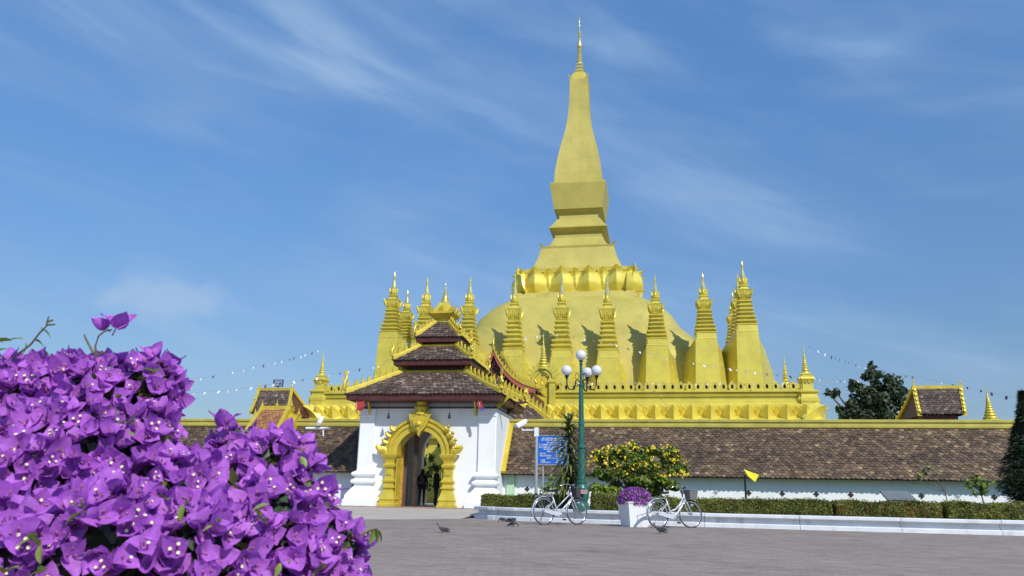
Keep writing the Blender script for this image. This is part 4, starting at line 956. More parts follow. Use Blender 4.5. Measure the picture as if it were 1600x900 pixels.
# ------------------------------------------------------------ outlying small roofs
def small_roof(name, xl, xr, yr, xel, xer, ye, v, dv, label, mt, crest_on=True, rows=13):
    a = at(xl, yr, v + dv); b = at(xr, yr, v + dv); c_ = at(xel, ye, v); d = at(xer, ye, v); zr = (a.z + b.z) / 2; ze = (c_.z + d.z) / 2
    R = root(name, ((a.x + b.x) / 2, v + dv, 0), label, 'pavilion', 'small pavilions whose roofs show above the wall')
    vb = v + 2 * dv
    for (vv, s) in ((v, 1), (vb, -1)):
        # slightly hollow slope in three strips
        for f0, f1 in ((0, .33), (.33, .66), (.66, 1)):
            def S(p, q_, f): r_ = p.lerp(q_, f); r_.z -= .22 * 4 * f * (1 - f) * .5; r_.y = vv + (v + dv - vv) * f; return r_
            A, B = Vector((c_.x, vv, ze)), Vector((d.x, vv, ze)); TA, TB = Vector((a.x, v + dv, zr)), Vector((b.x, v + dv, zr))
            args = (S(A, TA, f0), S(B, TB, f0), S(A, TA, f1), S(B, TB, f1))
            if s < 0: args = (args[1], args[0], args[3], args[2])
            tiles('roof_tile', *args, max(4, rows // 3), .2, mt, R)
    MB().box((a.x - .1, v + dv - .09, zr - .08), (b.x + .1, v + dv + .09, zr + .12)).build('ridge_cap', TGOLD, R)
    for p_, q_, s in ((a, c_, -1), (b, d, 1)):
        m_ = MB()
        for vv in (v, vb):
            R_ = []
            for k in range(7):
                f = k / 6; pt = Vector((p_.x, v + dv, zr)).lerp(Vector((q_.x, vv, ze)), f); pt.z -= .44 * f * (1 - f)
                R_.append([tuple(pt + Vector((-.10, 0, -.10))), tuple(pt + Vector((.10, 0, -.10))), tuple(pt + Vector((.10, 0, .12))), tuple(pt + Vector((-.10, 0, .12)))])
                if crest_on and k: flame(m_, pt + Vector((0, 0, .1)), (0, -1 if vv == v else 1, 0), (0, 0, 1), .22, .08, .08)
            m_.loft(R_)
        naga(m_, Vector((p_.x, v + dv, zr + .1)), Vector((s, 0, 0)), .3)
        m_.build('verge', TGOLD, R)
        MB().add([(p_.x, v + dv, zr - .15), (q_.x - s * .05, v + .1, ze - .05), (q_.x - s * .05, vb - .1, ze - .05)], [(0, 1, 2)]).build('gable_panel', MAROON, R)
    MB().box((c_.x + .25, v + .3, ze - .45), (d.x - .25, vb - .3, ze - .02)).build('eave_beam', MAROON, R)
    m_ = MB().box((c_.x + .1, v + .15, ze - .75), (d.x - .1, vb - .15, ze - .46)); m_.build('gold_plinth', TGOLD, R)
    for sx in (c_.x + .5, d.x - .5):
        for vv in (v + .5, vb - .5): MB().lathe((sx, vv, .16), [(.2, 0), (.16, .3), (.15, ze - .8)], 8).build('column', GOLD, R)
    return R
small_roof('pavilion', 1428, 1501, 606, 1437, 1508, 647, 44, 2.0, 'small pavilion with brown roof and gold crested edges right of the dark tree', TILED)
lp = small_roof('pavilion', 405, 456, 609, 391, 449, 645, 44, 2.2, 'small pavilion with steep brown roof behind the left wall carrying a square emblem', TILED, False)
e_ = at(434, 607, 46.2); m_ = MB()
m_.box((e_.x - .34, 46.15, e_.z + .12), (e_.x + .34, 46.25, e_.z + .17)).box((e_.x - .34, 46.15, e_.z + .52), (e_.x + .34, 46.25, e_.z + .57)).box((e_.x - .34, 46.15, e_.z + .12), (e_.x - .29, 46.25, e_.z + .57)).box((e_.x + .29, 46.15, e_.z + .12), (e_.x + .34, 46.25, e_.z + .57))
for k in range(3): m_.tube([(e_.x - .29 + .1 * j, 46.2, e_.z + .24 + .1 * k + .04 * math.sin(j * 1.6 + k)) for j in range(7)], .02, 5)
m_.box((e_.x - .05, 46.15, e_.z - .1), (e_.x + .05, 46.25, e_.z + .12))
m_.build('roof_emblem', mat('purple_grey_metal', (.10, .06, .12), .5), lp)

# ------------------------------------------------------------ vegetation
def tree(name, clumps, v, trunk, label, mats, probs, dens, size, group=None, cat='tree', gz=.16, trunk_mat=None, core=.62, limbs=True, nm=('crown', 'trunk')):
    base = at(trunk[0], 700, v); R = root(name, (base.x, v, gz), label, cat, group)
    P = []; D = []; cm = MB(); tm = MB(); k_ = 1240 / v
    tops = []
    for c_ in clumps:
        x_, y_, r_ = c_[:3]; dv = c_[3] if len(c_) > 3 else 0; p_ = at(x_, y_, v + dv); rr = r_ / k_; tops.append((p_, rr))
        # each clump is itself a handful of smaller sprays
        ns = max(4, int(9 * min(1, rr)))+4
        for s in range(ns):
            d = Vector(RNG.normal(size=3)).normalized(); q_ = p_ + d * rr * RNG.uniform(.35, .8); sr = rr * RNG.uniform(.25, .48)
            a, b = blobpts(q_, (sr, sr, sr * .8), int(dens * sr * sr / (size * size) * 1.5), .45); P.append(a); D.append(b)
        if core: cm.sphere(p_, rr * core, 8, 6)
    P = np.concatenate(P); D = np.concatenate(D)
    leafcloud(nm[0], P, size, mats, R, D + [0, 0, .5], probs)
    if core: cm.build('painted_shade_core', CORE, R)  # dark solid spheres; shade within the crown is put into their colour
    bz = Vector((base.x, v, gz)); low_ = min(tops, key=lambda t: t[0].z)[0]; hub = Vector((base.x, v, gz + (low_.z - gz) * .8)); r_ = trunk[1]
    tm.tube([bz, bz.lerp(hub, .5) + Vector((.05, .03, 0)), hub], [r_ * 1.3, r_, r_ * .85], 8)
    for p_, rr in tops: tm.tube([hub, hub.lerp(p_, .5) + Vector((0, 0, -.1 * rr)), p_ + Vector((0, 0, rr * .5))], [r_ * .6, r_ * .4, r_ * .1], 6)
    tm.build(nm[1], trunk_mat or BARK, R)
    return R
tree('broadleaf_tree', [(1362, 588, 17), (1341, 603, 15), (1385, 605, 22), (1405, 617, 15), (1350, 622, 22, .5), (1378, 632, 24), (1410, 640, 20), (1330, 640, 18), (1315, 650, 15), (1303, 613, 11), (1345, 650, 20), (1390, 655, 22), (1293, 616, 6), (1362, 572, 8)], 62, (1365, .3),
     'dark bushy tree behind the wall between the stupa and right pavilion', [LEAFD, CONIF], [.7, .3], 11, .22, core=.28)
tree('courtyard_tree', [(674, 714, 9), (662, 722, 9), (680, 730, 11), (652, 730, 8), (668, 742, 12), (637, 735, 12), (642, 762, 12), (668, 758, 12), (635, 722, 5)], 42, (668, .05),
     'leafy green tree in the courtyard seen through the gate arch', [LEAFB, LEAFD], [.6, .4], 6, .16, core=.4)
# conifer on the right edge
b = at(1624, 790, 26.5); R = root('conifer', (b.x, 26.5, .3), 'dark pointed conifer cut by the right edge of the picture', 'tree')
zt_ = at(1604, 612, 26.5).z; P = []; D = []
for i in range(9000):
    f = RNG.uniform(0, 1) ** 1.15; a = RNG.uniform(0, 2 * pi); w = (1.2 * (1 - f) ** 1.05 * min(1, .5 + f * 4)) * (1 + .28 * noise.noise(Vector((a * 1.2, f * 9, 0)))) * RNG.uniform(.55, 1.05)
    P.append((b.x + w * math.cos(a), 26.5 + w * math.sin(a), .75 + (zt_ - .75) * f)); D.append((math.cos(a) * .5, math.sin(a) * .5, 1.4))
leafcloud('crown', P, .085, [CONIF, LEAFD], R, D, [.8, .2], long=3.2, jitter=.35, aspect=.2)
MB().tube([(b.x, 26.5, .3), (b.x, 26.5, zt_ - .4)], [.1, .02], 7).build('trunk', BARK, R)
m_ = MB().lathe((b.x, 26.5, .8), [(.3, 0), (.6, .5), (.55, 1.2), (.3, 2.2), (.05, zt_ - 1.2)], 10); m_.build('painted_shade_core', CORE, R)  # solid dark core, painted as the shade within the conifer

# yellow flowering bush
vb_ = 24.6
yb = tree('flowering_bush', [(945, 715, 20), (970, 710, 20), (995, 705, 18, .3), (1020, 712, 20), (1045, 715, 20), (1058, 732, 17), (935, 735, 18), (960, 740, 24, -.3), (990, 735, 26, -.2), (1020, 745, 24, -.3), (1045, 752, 20, -.2), (1000, 762, 22), (965, 762, 18), (1025, 768, 16)], vb_, (995, .07),
          'round bush covered in yellow blossom behind the white planter', [LEAFB, LEAF], [.75, .25], 15, .085, cat='bush', gz=.3, core=.0, nm=('foliage', 'stem'))
P = []
for (x_, y_) in [(927, 712), (933, 705), (940, 700), (948, 706), (930, 720), (952, 699), (945, 712), (970, 702), (978, 697), (986, 692), (982, 703), (992, 698), (1000, 702), (975, 712), (1012, 706), (1020, 700), (1035, 698), (1045, 697), (1056, 706), (1062, 714), (1070, 722), (1052, 718), (955, 722), (988, 731), (998, 728), (1010, 725), (1040, 708), (1066, 735), (1071, 742), (1035, 742), (1042, 744), (1030, 748), (1050, 740), (965, 727), (942, 724), (922, 722), (972, 735), (1016, 716), (1024, 728)]:
    for k in range(8): q_ = at(x_ + RNG.normal() * 3.4, y_ + RNG.normal() * 2.6, vb_ - .62 + abs(RNG.normal()) * .22); P.append(tuple(q_))
leafcloud('blossom', P, .062, YEL, yb, np.tile([.2, -1, .6], (len(P), 1)), long=1.1, aspect=.6)
lb_ = tree('lime_bush', [(930, 762, 12), (945, 768, 14), (938, 780, 14), (955, 778, 12)], 24.0, (940, .03), 'low lime green bush under the left side of the yellow bush', [LEAFY, LEAFB], [.6, .4], 9, .08, cat='bush', gz=.3, core=0, nm=('foliage', 'stem'))
tree('young_shrub', [(1525, 748, 11), (1535, 757, 10), (1512, 760, 10), (1528, 766, 12), (1545, 752, 7), (1500, 752, 5)], 23.6, (1524, .02), 'leafy young shrub standing above the right hedge', [LEAFB, LEAFD], [.7, .3], 4.2, .10, cat='bush', gz=.3, core=0, nm=('foliage', 'stem'))
tree('spreading_shrub', [(1449, 737, 9), (1462, 742, 7), (1436, 745, 7), (1478, 752, 5), (1430, 757, 5), (1455, 731, 5)], 23.8, (1468, .015), 'thin spreading shrub with bare branches over the hedge left of the young shrub', [LEAFB, LEAFD], [.6, .4], 3, .09, cat='bush', gz=.3, core=0, nm=('foliage', 'stem'))
tree('potted_shrub', [(862, 752, 8), (855, 760, 8), (868, 760, 7), (850, 768, 7), (872, 768, 8), (862, 745, 5)], 22.9, (862, .015), 'pale green shrub behind the saddle of the left bicycle', [LEAFP, LEAFB], [.4, .6], 4, .085, cat='bush', gz=.3, core=0, nm=('foliage', 'stem'))

# dracaena
b = at(891, 790, 23.2); R = root('dracaena', (b.x, 23.2, .3), 'tall strap leaved plant standing between the blue sign and lamp post', 'plant')
top = at(889, 662, 23.2); m_ = MB().tube([(b.x, 23.2, .3), (b.x + .03, 23.2, 1.6), (top.x, 23.2, top.z)], [.06, .05, .03], 7); m_.build('stem', BARK, R)
lm = MB()
for i in range(330):
    f = 1 - (i / 330) ** .9; z = 1.0 + (top.z - 1.0) * f; a = RNG.uniform(0, 2 * pi); L_ = RNG.uniform(.55, .9) * (1.0 if f < .8 else .8)
    el = math.radians((75 if f > .93 else 48 * (f - .25) + RNG.uniform(-15, 20))); o_ = Vector((b.x + (top.x - b.x) * f, 23.2, z)); prev = None; R_ = []
    sd = Vector((-math.sin(a), math.cos(a), 0))
    for k in range(6):
        t = k / 5; e2 = el - t * t * math.radians(75); o2 = o_ if k == 0 else o2 + Vector((math.cos(a) * math.cos(e2), math.sin(a) * math.cos(e2), math.sin(e2))) * L_ / 5
        w = .036 * (math.sin(pi * min(1, .15 + t * .85)) + .05)
        R_.append((tuple(o2 - sd * w), tuple(o2 + sd * w)))
    vs2 = [p_ for r_ in R_ for p_ in r_]; lm.tint = random.random(); lm.add(vs2, [(2 * k, 2 * k + 1, 2 * k + 3, 2 * k + 2) for k in range(5)])
lm.build('strap_leaves', STRAP, R)

# hedges
def hedge(x0, x1, ytl, ytr, v0, v1, label, red=0.02, depth=.75):
    a = at(x0, 800, v0); b = at(x1, 800, v1); za = at(x0, ytl, v0).z; zb2 = at(x1, ytr, v1).z
    R = root('hedge', ((a.x + b.x) / 2, (v0 + v1) / 2, .3), label, 'hedge', 'clipped hedges behind the kerb')
    L_ = b.x - a.x; n = int(L_ * 3600 / .75); P = []; D = []
    for i in range(n):
        f = RNG.uniform(0, 1); zt2 = za + (zb2 - za) * f + .05 * noise.noise(Vector((f * L_ * 2, 1.5, v0))) + .02 * noise.noise(Vector((f * L_ * 11, 5.5, v0)))
        ch = RNG.uniform(); x_ = a.x + L_ * f; y_ = v0 + (v1 - v0) * f; w = .03 * noise.noise(Vector((x_ * 4, f * 3, zt2)))
        if ch < .50: P.append((x_, y_ - w + abs(RNG.normal()) * .03, RNG.uniform(.32, zt2 - .02))); D.append((0, -1, .5))
        elif ch < .88: P.append((x_, y_ + RNG.uniform(0, depth), zt2 - abs(RNG.normal()) * .03 + (.05 if RNG.uniform() < .03 else 0))); D.append((0, -.2, 1))
        else: e = RNG.choice((0, 1)); P.append((a.x + L_ * e + RNG.normal() * .02, y_ + RNG.uniform(0, depth) - (f if not e else f - 1) * (v1 - v0), RNG.uniform(.32, za - .02))); D.append((2 * e - 1, -.2, .3))
    leafcloud('foliage', P, .042, [LEAF, LEAFB, LEAFR], R, D, [.80 - red, .20, red], aspect=.42)
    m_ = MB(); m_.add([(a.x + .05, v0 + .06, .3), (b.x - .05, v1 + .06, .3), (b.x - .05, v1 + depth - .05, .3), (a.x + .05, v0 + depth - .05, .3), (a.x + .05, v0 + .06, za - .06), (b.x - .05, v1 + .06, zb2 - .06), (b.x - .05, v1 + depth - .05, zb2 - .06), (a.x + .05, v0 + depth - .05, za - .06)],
                      [(4, 5, 6, 7), (0, 1, 5, 4), (1, 2, 6, 5), (2, 3, 7, 6), (3, 0, 4, 7)]); m_.build('painted_shade_core', CORE, R)  # dark solid box painted as the hedge's inner shade
hedge(752, 905, 773, 773, 24.4, 23.1, 'olive clipped hedge beside the gate behind the left bicycle', .01)
hedge(924, 1012, 774, 774, 22.9, 22.5, 'short dark hedge between the lamp post and white planter', .01)
hedge(1016, 1298, 779, 782, 22.4, 21.95, 'long clipped hedge behind the right bicycle', .015)
hedge(1308, 1471, 784, 785, 22.0, 22.0, 'clipped hedge with scattered red leaves, middle of the right row', .09)
hedge(1482, 1720, 786, 789, 22.0, 22.0, 'dark clipped hedge running off the right edge', .02)

# ------------------------------------------------------------ street lamp
vl = 22.5; lb = at(909, 806, vl); lx = lb.x; lz = .34
def zl(y): return at(910, y, vl).z
lamp = root('street_lamp', (lx, vl, lz), 'green street lamp with four white globes in front of the stupa', 'street lamp')
m_ = MB().lathe((lx, vl, 0), [(.26, lz), (.26, lz + .08), (.21, lz + .12), (.19, lz + .2), (.16, lz + .24), (.20, lz + .34), (.215, lz + .48), (.19, lz + .62), (.13, lz + .72), (.15, lz + .75), (.15, lz + .79), (.115, lz + .82)], 16); m_.build('base', GREENP, lamp, smooth='auto')
z0, z1_ = lz + .82, zl(700); R_ = []
for k in range(25):
    f = k / 24; z = z0 + (z1_ - z0) * f; R_.append([(lx + (.105 - .02 * f + .012 * math.cos(6 * (2 * pi * j / 24) )) * math.cos(2 * pi * j / 24 + f * 3.5), vl + (.105 - .02 * f + .012 * math.cos(6 * (2 * pi * j / 24))) * math.sin(2 * pi * j / 24 + f * 3.5), z) for j in range(24)])
MB().loft(R_).build('twisted_shaft', GREENP, lamp, smooth=True)
zc = zl(604)
m_ = MB().lathe((lx, vl, 0), [(.10, z1_ - .02), (.115, z1_), (.115, z1_ + .05), (.085, z1_ + .08), (.08, zl(665)), (.095, zl(664)), (.095, zl(661)), (.075, zl(660)), (.065, zc), (.085, zc + .02), (.085, zc + .06), (.045, zc + .09), (.04, zl(570)), (.06, zl(569)), (.03, zl(567)), (.07, zl(564)), (.03, zl(562))], 12); m_.build('pole', GREENP, lamp, smooth='auto')
gr = .155
gt = Vector((lx, vl, zl(555)))
MB().sphere(gt, gr, 20, 14).build('globe', GLOBE, lamp, smooth=True)
for px, py, dv in ((885.5, 579, -.12), (932, 579, -.05), (917.5, 582, .42)):
    g_ = at(px, py, vl + dv); d = Vector((g_.x - lx, dv, 0)); L_ = d.length; d.normalize(); P = Vector((lx, vl, 0)); z_ = g_.z
    curve = [(.05, zc + .12), (.10, zc + .20), (.16, zc + .16), (.18, zc + .02), (.25, zc - .09), (L_ - .08, zc - .10), (L_ - .01, zc + .02), (L_, z_ - gr - .08)]
    m_ = MB().tube([P + d * a + Vector((0, 0, b)) for a, b in curve], .020, 7)
    m_.tube([P + d * (.12 + .055 * math.cos(a / 3)) + Vector((0, 0, zc + .30 + .09 * math.sin(a / 3))) for a in range(0, 19)], .010, 5)
    m_.tube([P + d * (.14 + .04 * math.cos(a / 3)) + Vector((0, 0, zc + .05 + .05 * math.sin(a / 3))) for a in range(0, 19)], .012, 5)
    m_.lathe((g_.x, g_.y, z_ - gr - .10), [(.02, 0), (.05, .03), (.03, .05), (.075, .09), (.055, .11)], 10)
    m_.build('scroll_arm', BLACKM, lamp); MB().sphere(g_, gr, 20, 14).build('globe', GLOBE, lamp, smooth=True)

# ------------------------------------------------------------ sign, camera pole, second camera
vsn = 27.0
a = at(838.5, 681, vsn); b = at(889, 681, vsn); c_ = at(838.5, 725, vsn); SX0, SX1, SZ1, SZ0 = a.x, b.x, (a.z + b.z) / 2, c_.z
sg = root('notice_board', ((SX0 + SX1) / 2, vsn, .3), 'blue notice board with lines of white lettering on two thin posts', 'sign')
MB().box((SX0, vsn, SZ0), (SX1, vsn + .03, SZ1)).build('board', BLUE, sg)
m_ = MB(); t = .025; m_.box((SX0 - t, vsn - .01, SZ0 - t), (SX1 + t, vsn + .04, SZ0 - .001)).box((SX0 - t, vsn - .01, SZ1 + .001), (SX1 + t, vsn + .04, SZ1 + t)).box((SX0 - t, vsn - .01, SZ0), (SX0 - .001, vsn + .04, SZ1)).box((SX1 + .001, vsn - .01, SZ0), (SX1 + t, vsn + .04, SZ1)); m_.build('frame', STEEL, sg)
W_ = SX1 - SX0; H_ = SZ1 - SZ0
def glyphs(m_, x0, x1, y, h):
    "illegible small lettering as in the photograph: joined strokes of letter height"
    X = x0
    while X < x1:
        w = h * random.choice((.45, .55, .6, .7)); k = random.randrange(5); s = h * .17; y0 = vsn - .006; px_ = SX0 + X * 1.0; pz = SZ1 - y
        def bar(a, b, c2, d): m_.box((px_ + a, y0, pz + b), (px_ + c2, y0 + .004, pz + d))
        if k == 0: bar(0, 0, s, h); bar(s, h - s, w, h); bar(w - s, 0, w, h - s)
        elif k == 1: bar(0, 0, s, h); bar(s, 0, w, s); bar(w - s, s, w, h * .7)
        elif k == 2: bar(0, 0, w, s); bar(0, s, s, h * .8); bar(0, h - s, w, h); bar(w - s, s, w, h - s)
        elif k == 3: bar(0, 0, s, h * 1.15); bar(s, h * .4, w, h * .4 + s); bar(w - s, 0, w, h * .4)
        else: bar(0, h * .5, w, h * .5 + s); bar(w / 2, 0, w / 2 + s, h)
        X += w + h * .16
        if random.random() < .12: X += h * .35
    return m_
m_ = MB()
for (fx0, fx1, fy, fh) in [(.18, .86, .115, .052), (.15, .95, .175, .048), (.33, .64, .265, .05), (.08, .88, .345, .055), (.08, .80, .425, .05), (.22, .92, .495, .05), (.33, .63, .58, .055), (.11, .28, .655, .05), (.60, .85, .66, .045), (.11, .45, .73, .05), (.56, .84, .735, .05), (.32, .65, .815, .05), (.13, .26, .885, .045), (.62, .74, .885, .045), (.13, .45, .955, .045), (.59, .84, .955, .045)]:
    glyphs(m_, fx0 * W_, fx1 * W_, fy * H_, fh * H_)
m_.build('lettering', WPAINT, sg)
for px in (848.5, 880.5): p_ = at(px, 730, vsn + .05); MB().tube([(p_.x, vsn + .05, .3), (p_.x, vsn + .05, SZ1 - .1)], .028, 8).build('post', STEEL, sg)
vc_ = 26.6; a = at(838.5, 672, vc_); px0 = a.x
cp = root('camera_pole', (px0, vc_, .3), 'grey pole with white security camera on an arm in front of the right wall', 'security camera')
MB().tube([(px0, vc_, .3), (px0, vc_, a.z + .1)], .055, 10).build('pole', STEEL, cp)
MB().box((px0 - .07, vc_ - .07, a.z - .22), (px0 + .07, vc_ + .07, a.z + .08)).build('bracket', WPAINT, cp)
h_ = at(816, 671, vc_); MB().tube([(px0, vc_, a.z), (h_.x, vc_, h_.z - .03), (h_.x, vc_, h_.z + .05)], .028, 8).build('arm', WPAINT, cp)
def cctv(parent, p_, d, s=1.0):
    d = Vector(d).normalized(); m_ = MB(); q_ = Vector(p_); m_.tube([q_ - d * .28 * s, q_ + d * .24 * s], .095 * s, 10); m_.tube([q_ - d * .34 * s + Vector((0, 0, .06)) * s, q_ + d * .30 * s + Vector((0, 0, .06)) * s], .10 * s, 10)
    m_.build('camera_body', WPAINT, parent); MB().tube([q_ + d * .235 * s, q_ + d * .26 * s], .08 * s, 10).build('lens', LENS, parent)
cctv(cp, at(813.5, 664, vc_), (-.62, -.75, -.45), .78)
a = at(505, 672, VE - .55); c2_ = root('security_camera', a, 'white security camera on a short pipe above the left wall', 'security camera')
l_ = at(478, 669, VE - .55); r_ = at(516, 669, VE - .55); MB().tube([l_, r_], .05, 8).tube([a, (a.x, VE - .50, a.z - .25)], .035, 6).build('pipe', WPAINT, c2_)
cctv(c2_, at(500, 660, VE - .6), (.1, -.9, -.55), .9)

# yellow flag on a pole
a = at(1163.5, 742, 27.5); fl = root('flag', (a.x, 27.5, .3), 'small bright yellow pennant on a dark pole behind the hedge', 'flag')
MB().tube([(a.x, 27.5, .3), a], .035, 8).build('pole', BLACKM, fl)
m_ = MB(); P = [at(1162, 733, 27.40), at(1172, 737, 27.46), at(1186, 742, 27.56), at(1180, 753, 27.5), at(1170, 745, 27.4)]; n_ = len(P)
m_.add([tuple(q_) for q_ in P] + [tuple(q_ + Vector((0, .012, 0))) for q_ in P], [tuple(range(n_)), tuple(range(2 * n_ - 1, n_ - 1, -1))] + [(i, (i + 1) % n_, n_ + (i + 1) % n_, n_ + i) for i in range(n_)]); m_.build('cloth', YELC, fl)
# grey tilted board
a = at(1375, 767, 23.4); b = at(1418, 767, 23.4); c_ = at(1379, 781, 23.4)
bd = root('floodlight_panel', ((a.x + b.x) / 2, 23.4, .3), 'flat grey tilted board standing above the hedge before the white wall', 'board')
m_ = MB(); m_.add([(a.x + .1, 23.1, c_.z), (b.x + .14, 23.1, c_.z), (b.x, 23.4, b.z), (a.x, 23.4, a.z), (a.x + .1, 23.14, c_.z - .03), (b.x + .14, 23.14, c_.z - .03), (b.x, 23.44, b.z - .03), (a.x, 23.44, a.z - .03)], [(0, 1, 2, 3), (7, 6, 5, 4), (0, 4, 5, 1), (1, 5, 6, 2), (2, 6, 7, 3), (3, 7, 4, 0)]); m_.build('board', PANEL, bd)
for x_ in (a.x + .2, b.x - .1): MB().tube([(x_, 23.3, .3), (x_, 23.3, c_.z + .05)], .02, 6).build('leg', STEEL, bd)

# ------------------------------------------------------------ planter with purple bush
pc = Vector((-.52, 20.72, 0)); ang = math.radians(27)
pot = root('planter', pc, 'white tapered square planter standing against the kerb between the bicycles', 'planter')
def rot(x_, y_, z): return (pc.x + x_ * math.cos(ang) - y_ * math.sin(ang), pc.y + x_ * math.sin(ang) + y_ * math.cos(ang), z)
rings = []
for h, z in ((.27, .0), (.275, .03), (.325, .45), (.34, .56), (.365, .60), (.365, .62), (.33, .62), (.32, .54)): rings.append([rot(-h, -h, z), rot(h, -h, z), rot(h, h, z), rot(-h, h, z)])
MB().loft(rings).build('pot', WPAINT, pot)
bb = root('planter_bush', (pc.x, pc.y, .55), 'domed purple bougainvillea growing in the white planter', 'bush')
P, D = blobpts((pc.x + .0, pc.y, .66), (.45, .43, .33), 3600, .72); k = P[:, 2] > .56; P, D = P[k], D[k]
leafcloud('bracts', P, .042, [BRACTS, LEAF], bb, D, [.80, .20], long=1.2, aspect=.6)
MB().sphere((pc.x, pc.y, .66), .30, 10, 8, 1.2, 1.1, .8).build('painted_shade_core', CORE, bb)  # dark solid ball painted as the shade under the bracts
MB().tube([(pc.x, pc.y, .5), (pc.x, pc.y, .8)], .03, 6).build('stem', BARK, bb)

# ------------------------------------------------------------ bicycles
def bicycle(rear_px, front_px, label, basket_mat, step, group='white bicycles leaning by the kerb'):
    rc = gnd(*rear_px); best = None
    for k in range(0, 900):
        a = math.radians(-20 + k * .1); p_ = rc + Vector((math.cos(a), math.sin(a), 0)) * 1.08; x_, y_ = proj(p_ + Vector((0, 0, .34)))
        if best is None or abs(x_ - front_px) < best[0]: best = (abs(x_ - front_px), a)
    a = best[1]; R = root('bicycle', rc, label, 'bicycle', group); rl = .345
    R.rotation_euler = (math.radians(3), 0, 0); lean = 0
    X = Vector((math.cos(a), math.sin(a), 0)); Yv = Vector((-math.sin(a), math.cos(a), 0)); R.rotation_euler = (0, 0, 0)
    def W(x_, y_, z): return rc + X * x_ + Yv * (y_ + .05 * z) + Vector((0, 0, z))
    for nm, cx, turn in (('wheel', 0, 0), ('wheel', 1.08, -.16 if step else .0)):
        def V2(ax, z, y_=0): return W(cx + ax * math.cos(turn), y_ + ax * math.sin(turn), z)
        hub = MB(); hub.tube([W(cx, -.045, rl), W(cx, .045, rl)], .022, 8)
        for k in range(18):
            b_ = 2 * pi * k / 18; hub.tube([V2(.02 * math.cos(b_), rl + .02 * math.sin(b_), .02 * (-1) ** k), V2(.30 * math.cos(b_), rl + .30 * math.sin(b_))], .0022, 3, False)
        w_ = hub.build(nm, CHROME, R)
        t_ = MB().loft([[tuple(V2((.33 + .016 * math.cos(q_)) * math.cos(b_), rl + (.33 + .016 * math.cos(q_)) * math.sin(b_), .017 * math.sin(q_))) for q_ in [j * pi / 4 for j in range(8)]] for b_ in [2 * pi * k / 40 for k in range(41)]], cap=False); t_.build('tyre', RUBBER, w_, smooth=True)
        t_ = MB().loft([[tuple(V2((.306 + .012 * math.cos(q_)) * math.cos(b_), rl + (.306 + .012 * math.cos(q_)) * math.sin(b_), .012 * math.sin(q_))) for q_ in [j * pi / 3 for j in range(6)]] for b_ in [2 * pi * k / 40 for k in range(41)]], cap=False); t_.build('rim', CHROME, w_, smooth=True)
        a0, a1 = (.30, 1.12) if cx == 0 else (.35, 1.05)
        f_ = MB().loft([[tuple(V2((.362 + dz) * math.cos(b_), rl + (.362 + dz) * math.sin(b_), y_)) for y_, dz in ((-.022, -.010), (-.014, .002), (0, .005), (.014, .002), (.022, -.010))] for b_ in [pi * (a0 + (a1 - a0) * k / 22) for k in range(23)]], cap=False, closed=False)
        f_.build('mudguard', BIKEW, R, smooth=True)
    bbk = (.46, .27); st = (.30, .70); ht = (.90, .80); hb = (.93, .66)
    fr = MB()
    fr.tube([W(bbk[0], 0, bbk[1]), W(st[0], 0, st[1])], .018, 8)
    if step:
        fr.tube([W(bbk[0] - .07, 0, .40), W(.60, 0, .46), W(.75, 0, .58), W(ht[0], 0, ht[1] - .02)], .017, 8); fr.tube([W(bbk[0], 0, bbk[1]), W(.62, 0, .35), W(.80, 0, .52), W(hb[0] - .01, 0, hb[1] + .03)], .020, 8)
    else:
        fr.tube([W(bbk[0] - .045, 0, .42), W(ht[0], 0, ht[1])], .017, 8); fr.tube([W(bbk[0], 0, bbk[1]), W(hb[0], 0, hb[1])], .020, 8)
    fr.tube([W(ht[0] - .01, 0, ht[1] + .04), W(hb[0], 0, hb[1] - .02)], .022, 8)
    for s in (-1, 1):
        fr.tube([W(bbk[0], .02 * s, bbk[1]), W(0, .06 * s, rl)], .010, 6); fr.tube([W(st[0] + .03, .02 * s, st[1] - .1), W(0, .06 * s, rl)], .010, 6)
        fr.tube([W(hb[0], .0, hb[1]), W(.96, .05 * s, .60), W(1.0, .055 * s, .5), W(1.08, .055 * s, rl)], .011, 6)
    fr.build('frame', BIKEW, R, smooth=True)
    m_ = MB().tube([W(st[0], 0, st[1]), W(st[0] - .03, 0, .84)], .012, 6); m_.build('seat_post', CHROME, R)
    m_ = MB(); R_ = []
    for k in range(9):
        t = k / 8; x_ = .12 + t * .28; wd = .10 * (1 - t) ** .7 + .022; R_.append([tuple(W(x_, wd * math.cos(q_), .865 + .03 * math.sin(q_) - .015 * math.sin(t * pi))) for q_ in [j * pi / 5 for j in range(10)]])
    m_.loft(R_); m_.build('saddle', BLACKM, R, smooth=True)
    m_ = MB().tube([W(ht[0] - .01, 0, ht[1]), W(ht[0] - .03, 0, .96), W(ht[0], 0, 1.0)], .012, 6)
    for s in (-1, 1): m_.tube([W(ht[0], 0, 1.0), W(ht[0] + .03, .10 * s, 1.03), W(ht[0] - .02, .22 * s, 1.03), W(ht[0] - .16, .27 * s, .99), W(ht[0] - .25, .27 * s, .97)], .011, 6)
    m_.build('handlebar', CHROME, R, smooth=True)
    for s in (-1, 1): MB().tube([W(ht[0] - .16, .27 * s, .99), W(ht[0] - .27, .27 * s, .965)], .017, 8).build('grip', BLACKM, R)
    m_ = MB(); bx0, bx1, by, z0_, z1_2 = .98, 1.24, .17, .70, .93
    Bt = [W(bx0, -by * .85, z0_), W(bx1 - .04, -by * .85, z0_), W(bx1 - .04, by * .85, z0_), W(bx0, by * .85, z0_)]; Tt = [W(bx0 - .02, -by, z1_2), W(bx1, -by, z1_2), W(bx1, by, z1_2), W(bx0 - .02, by, z1_2)]
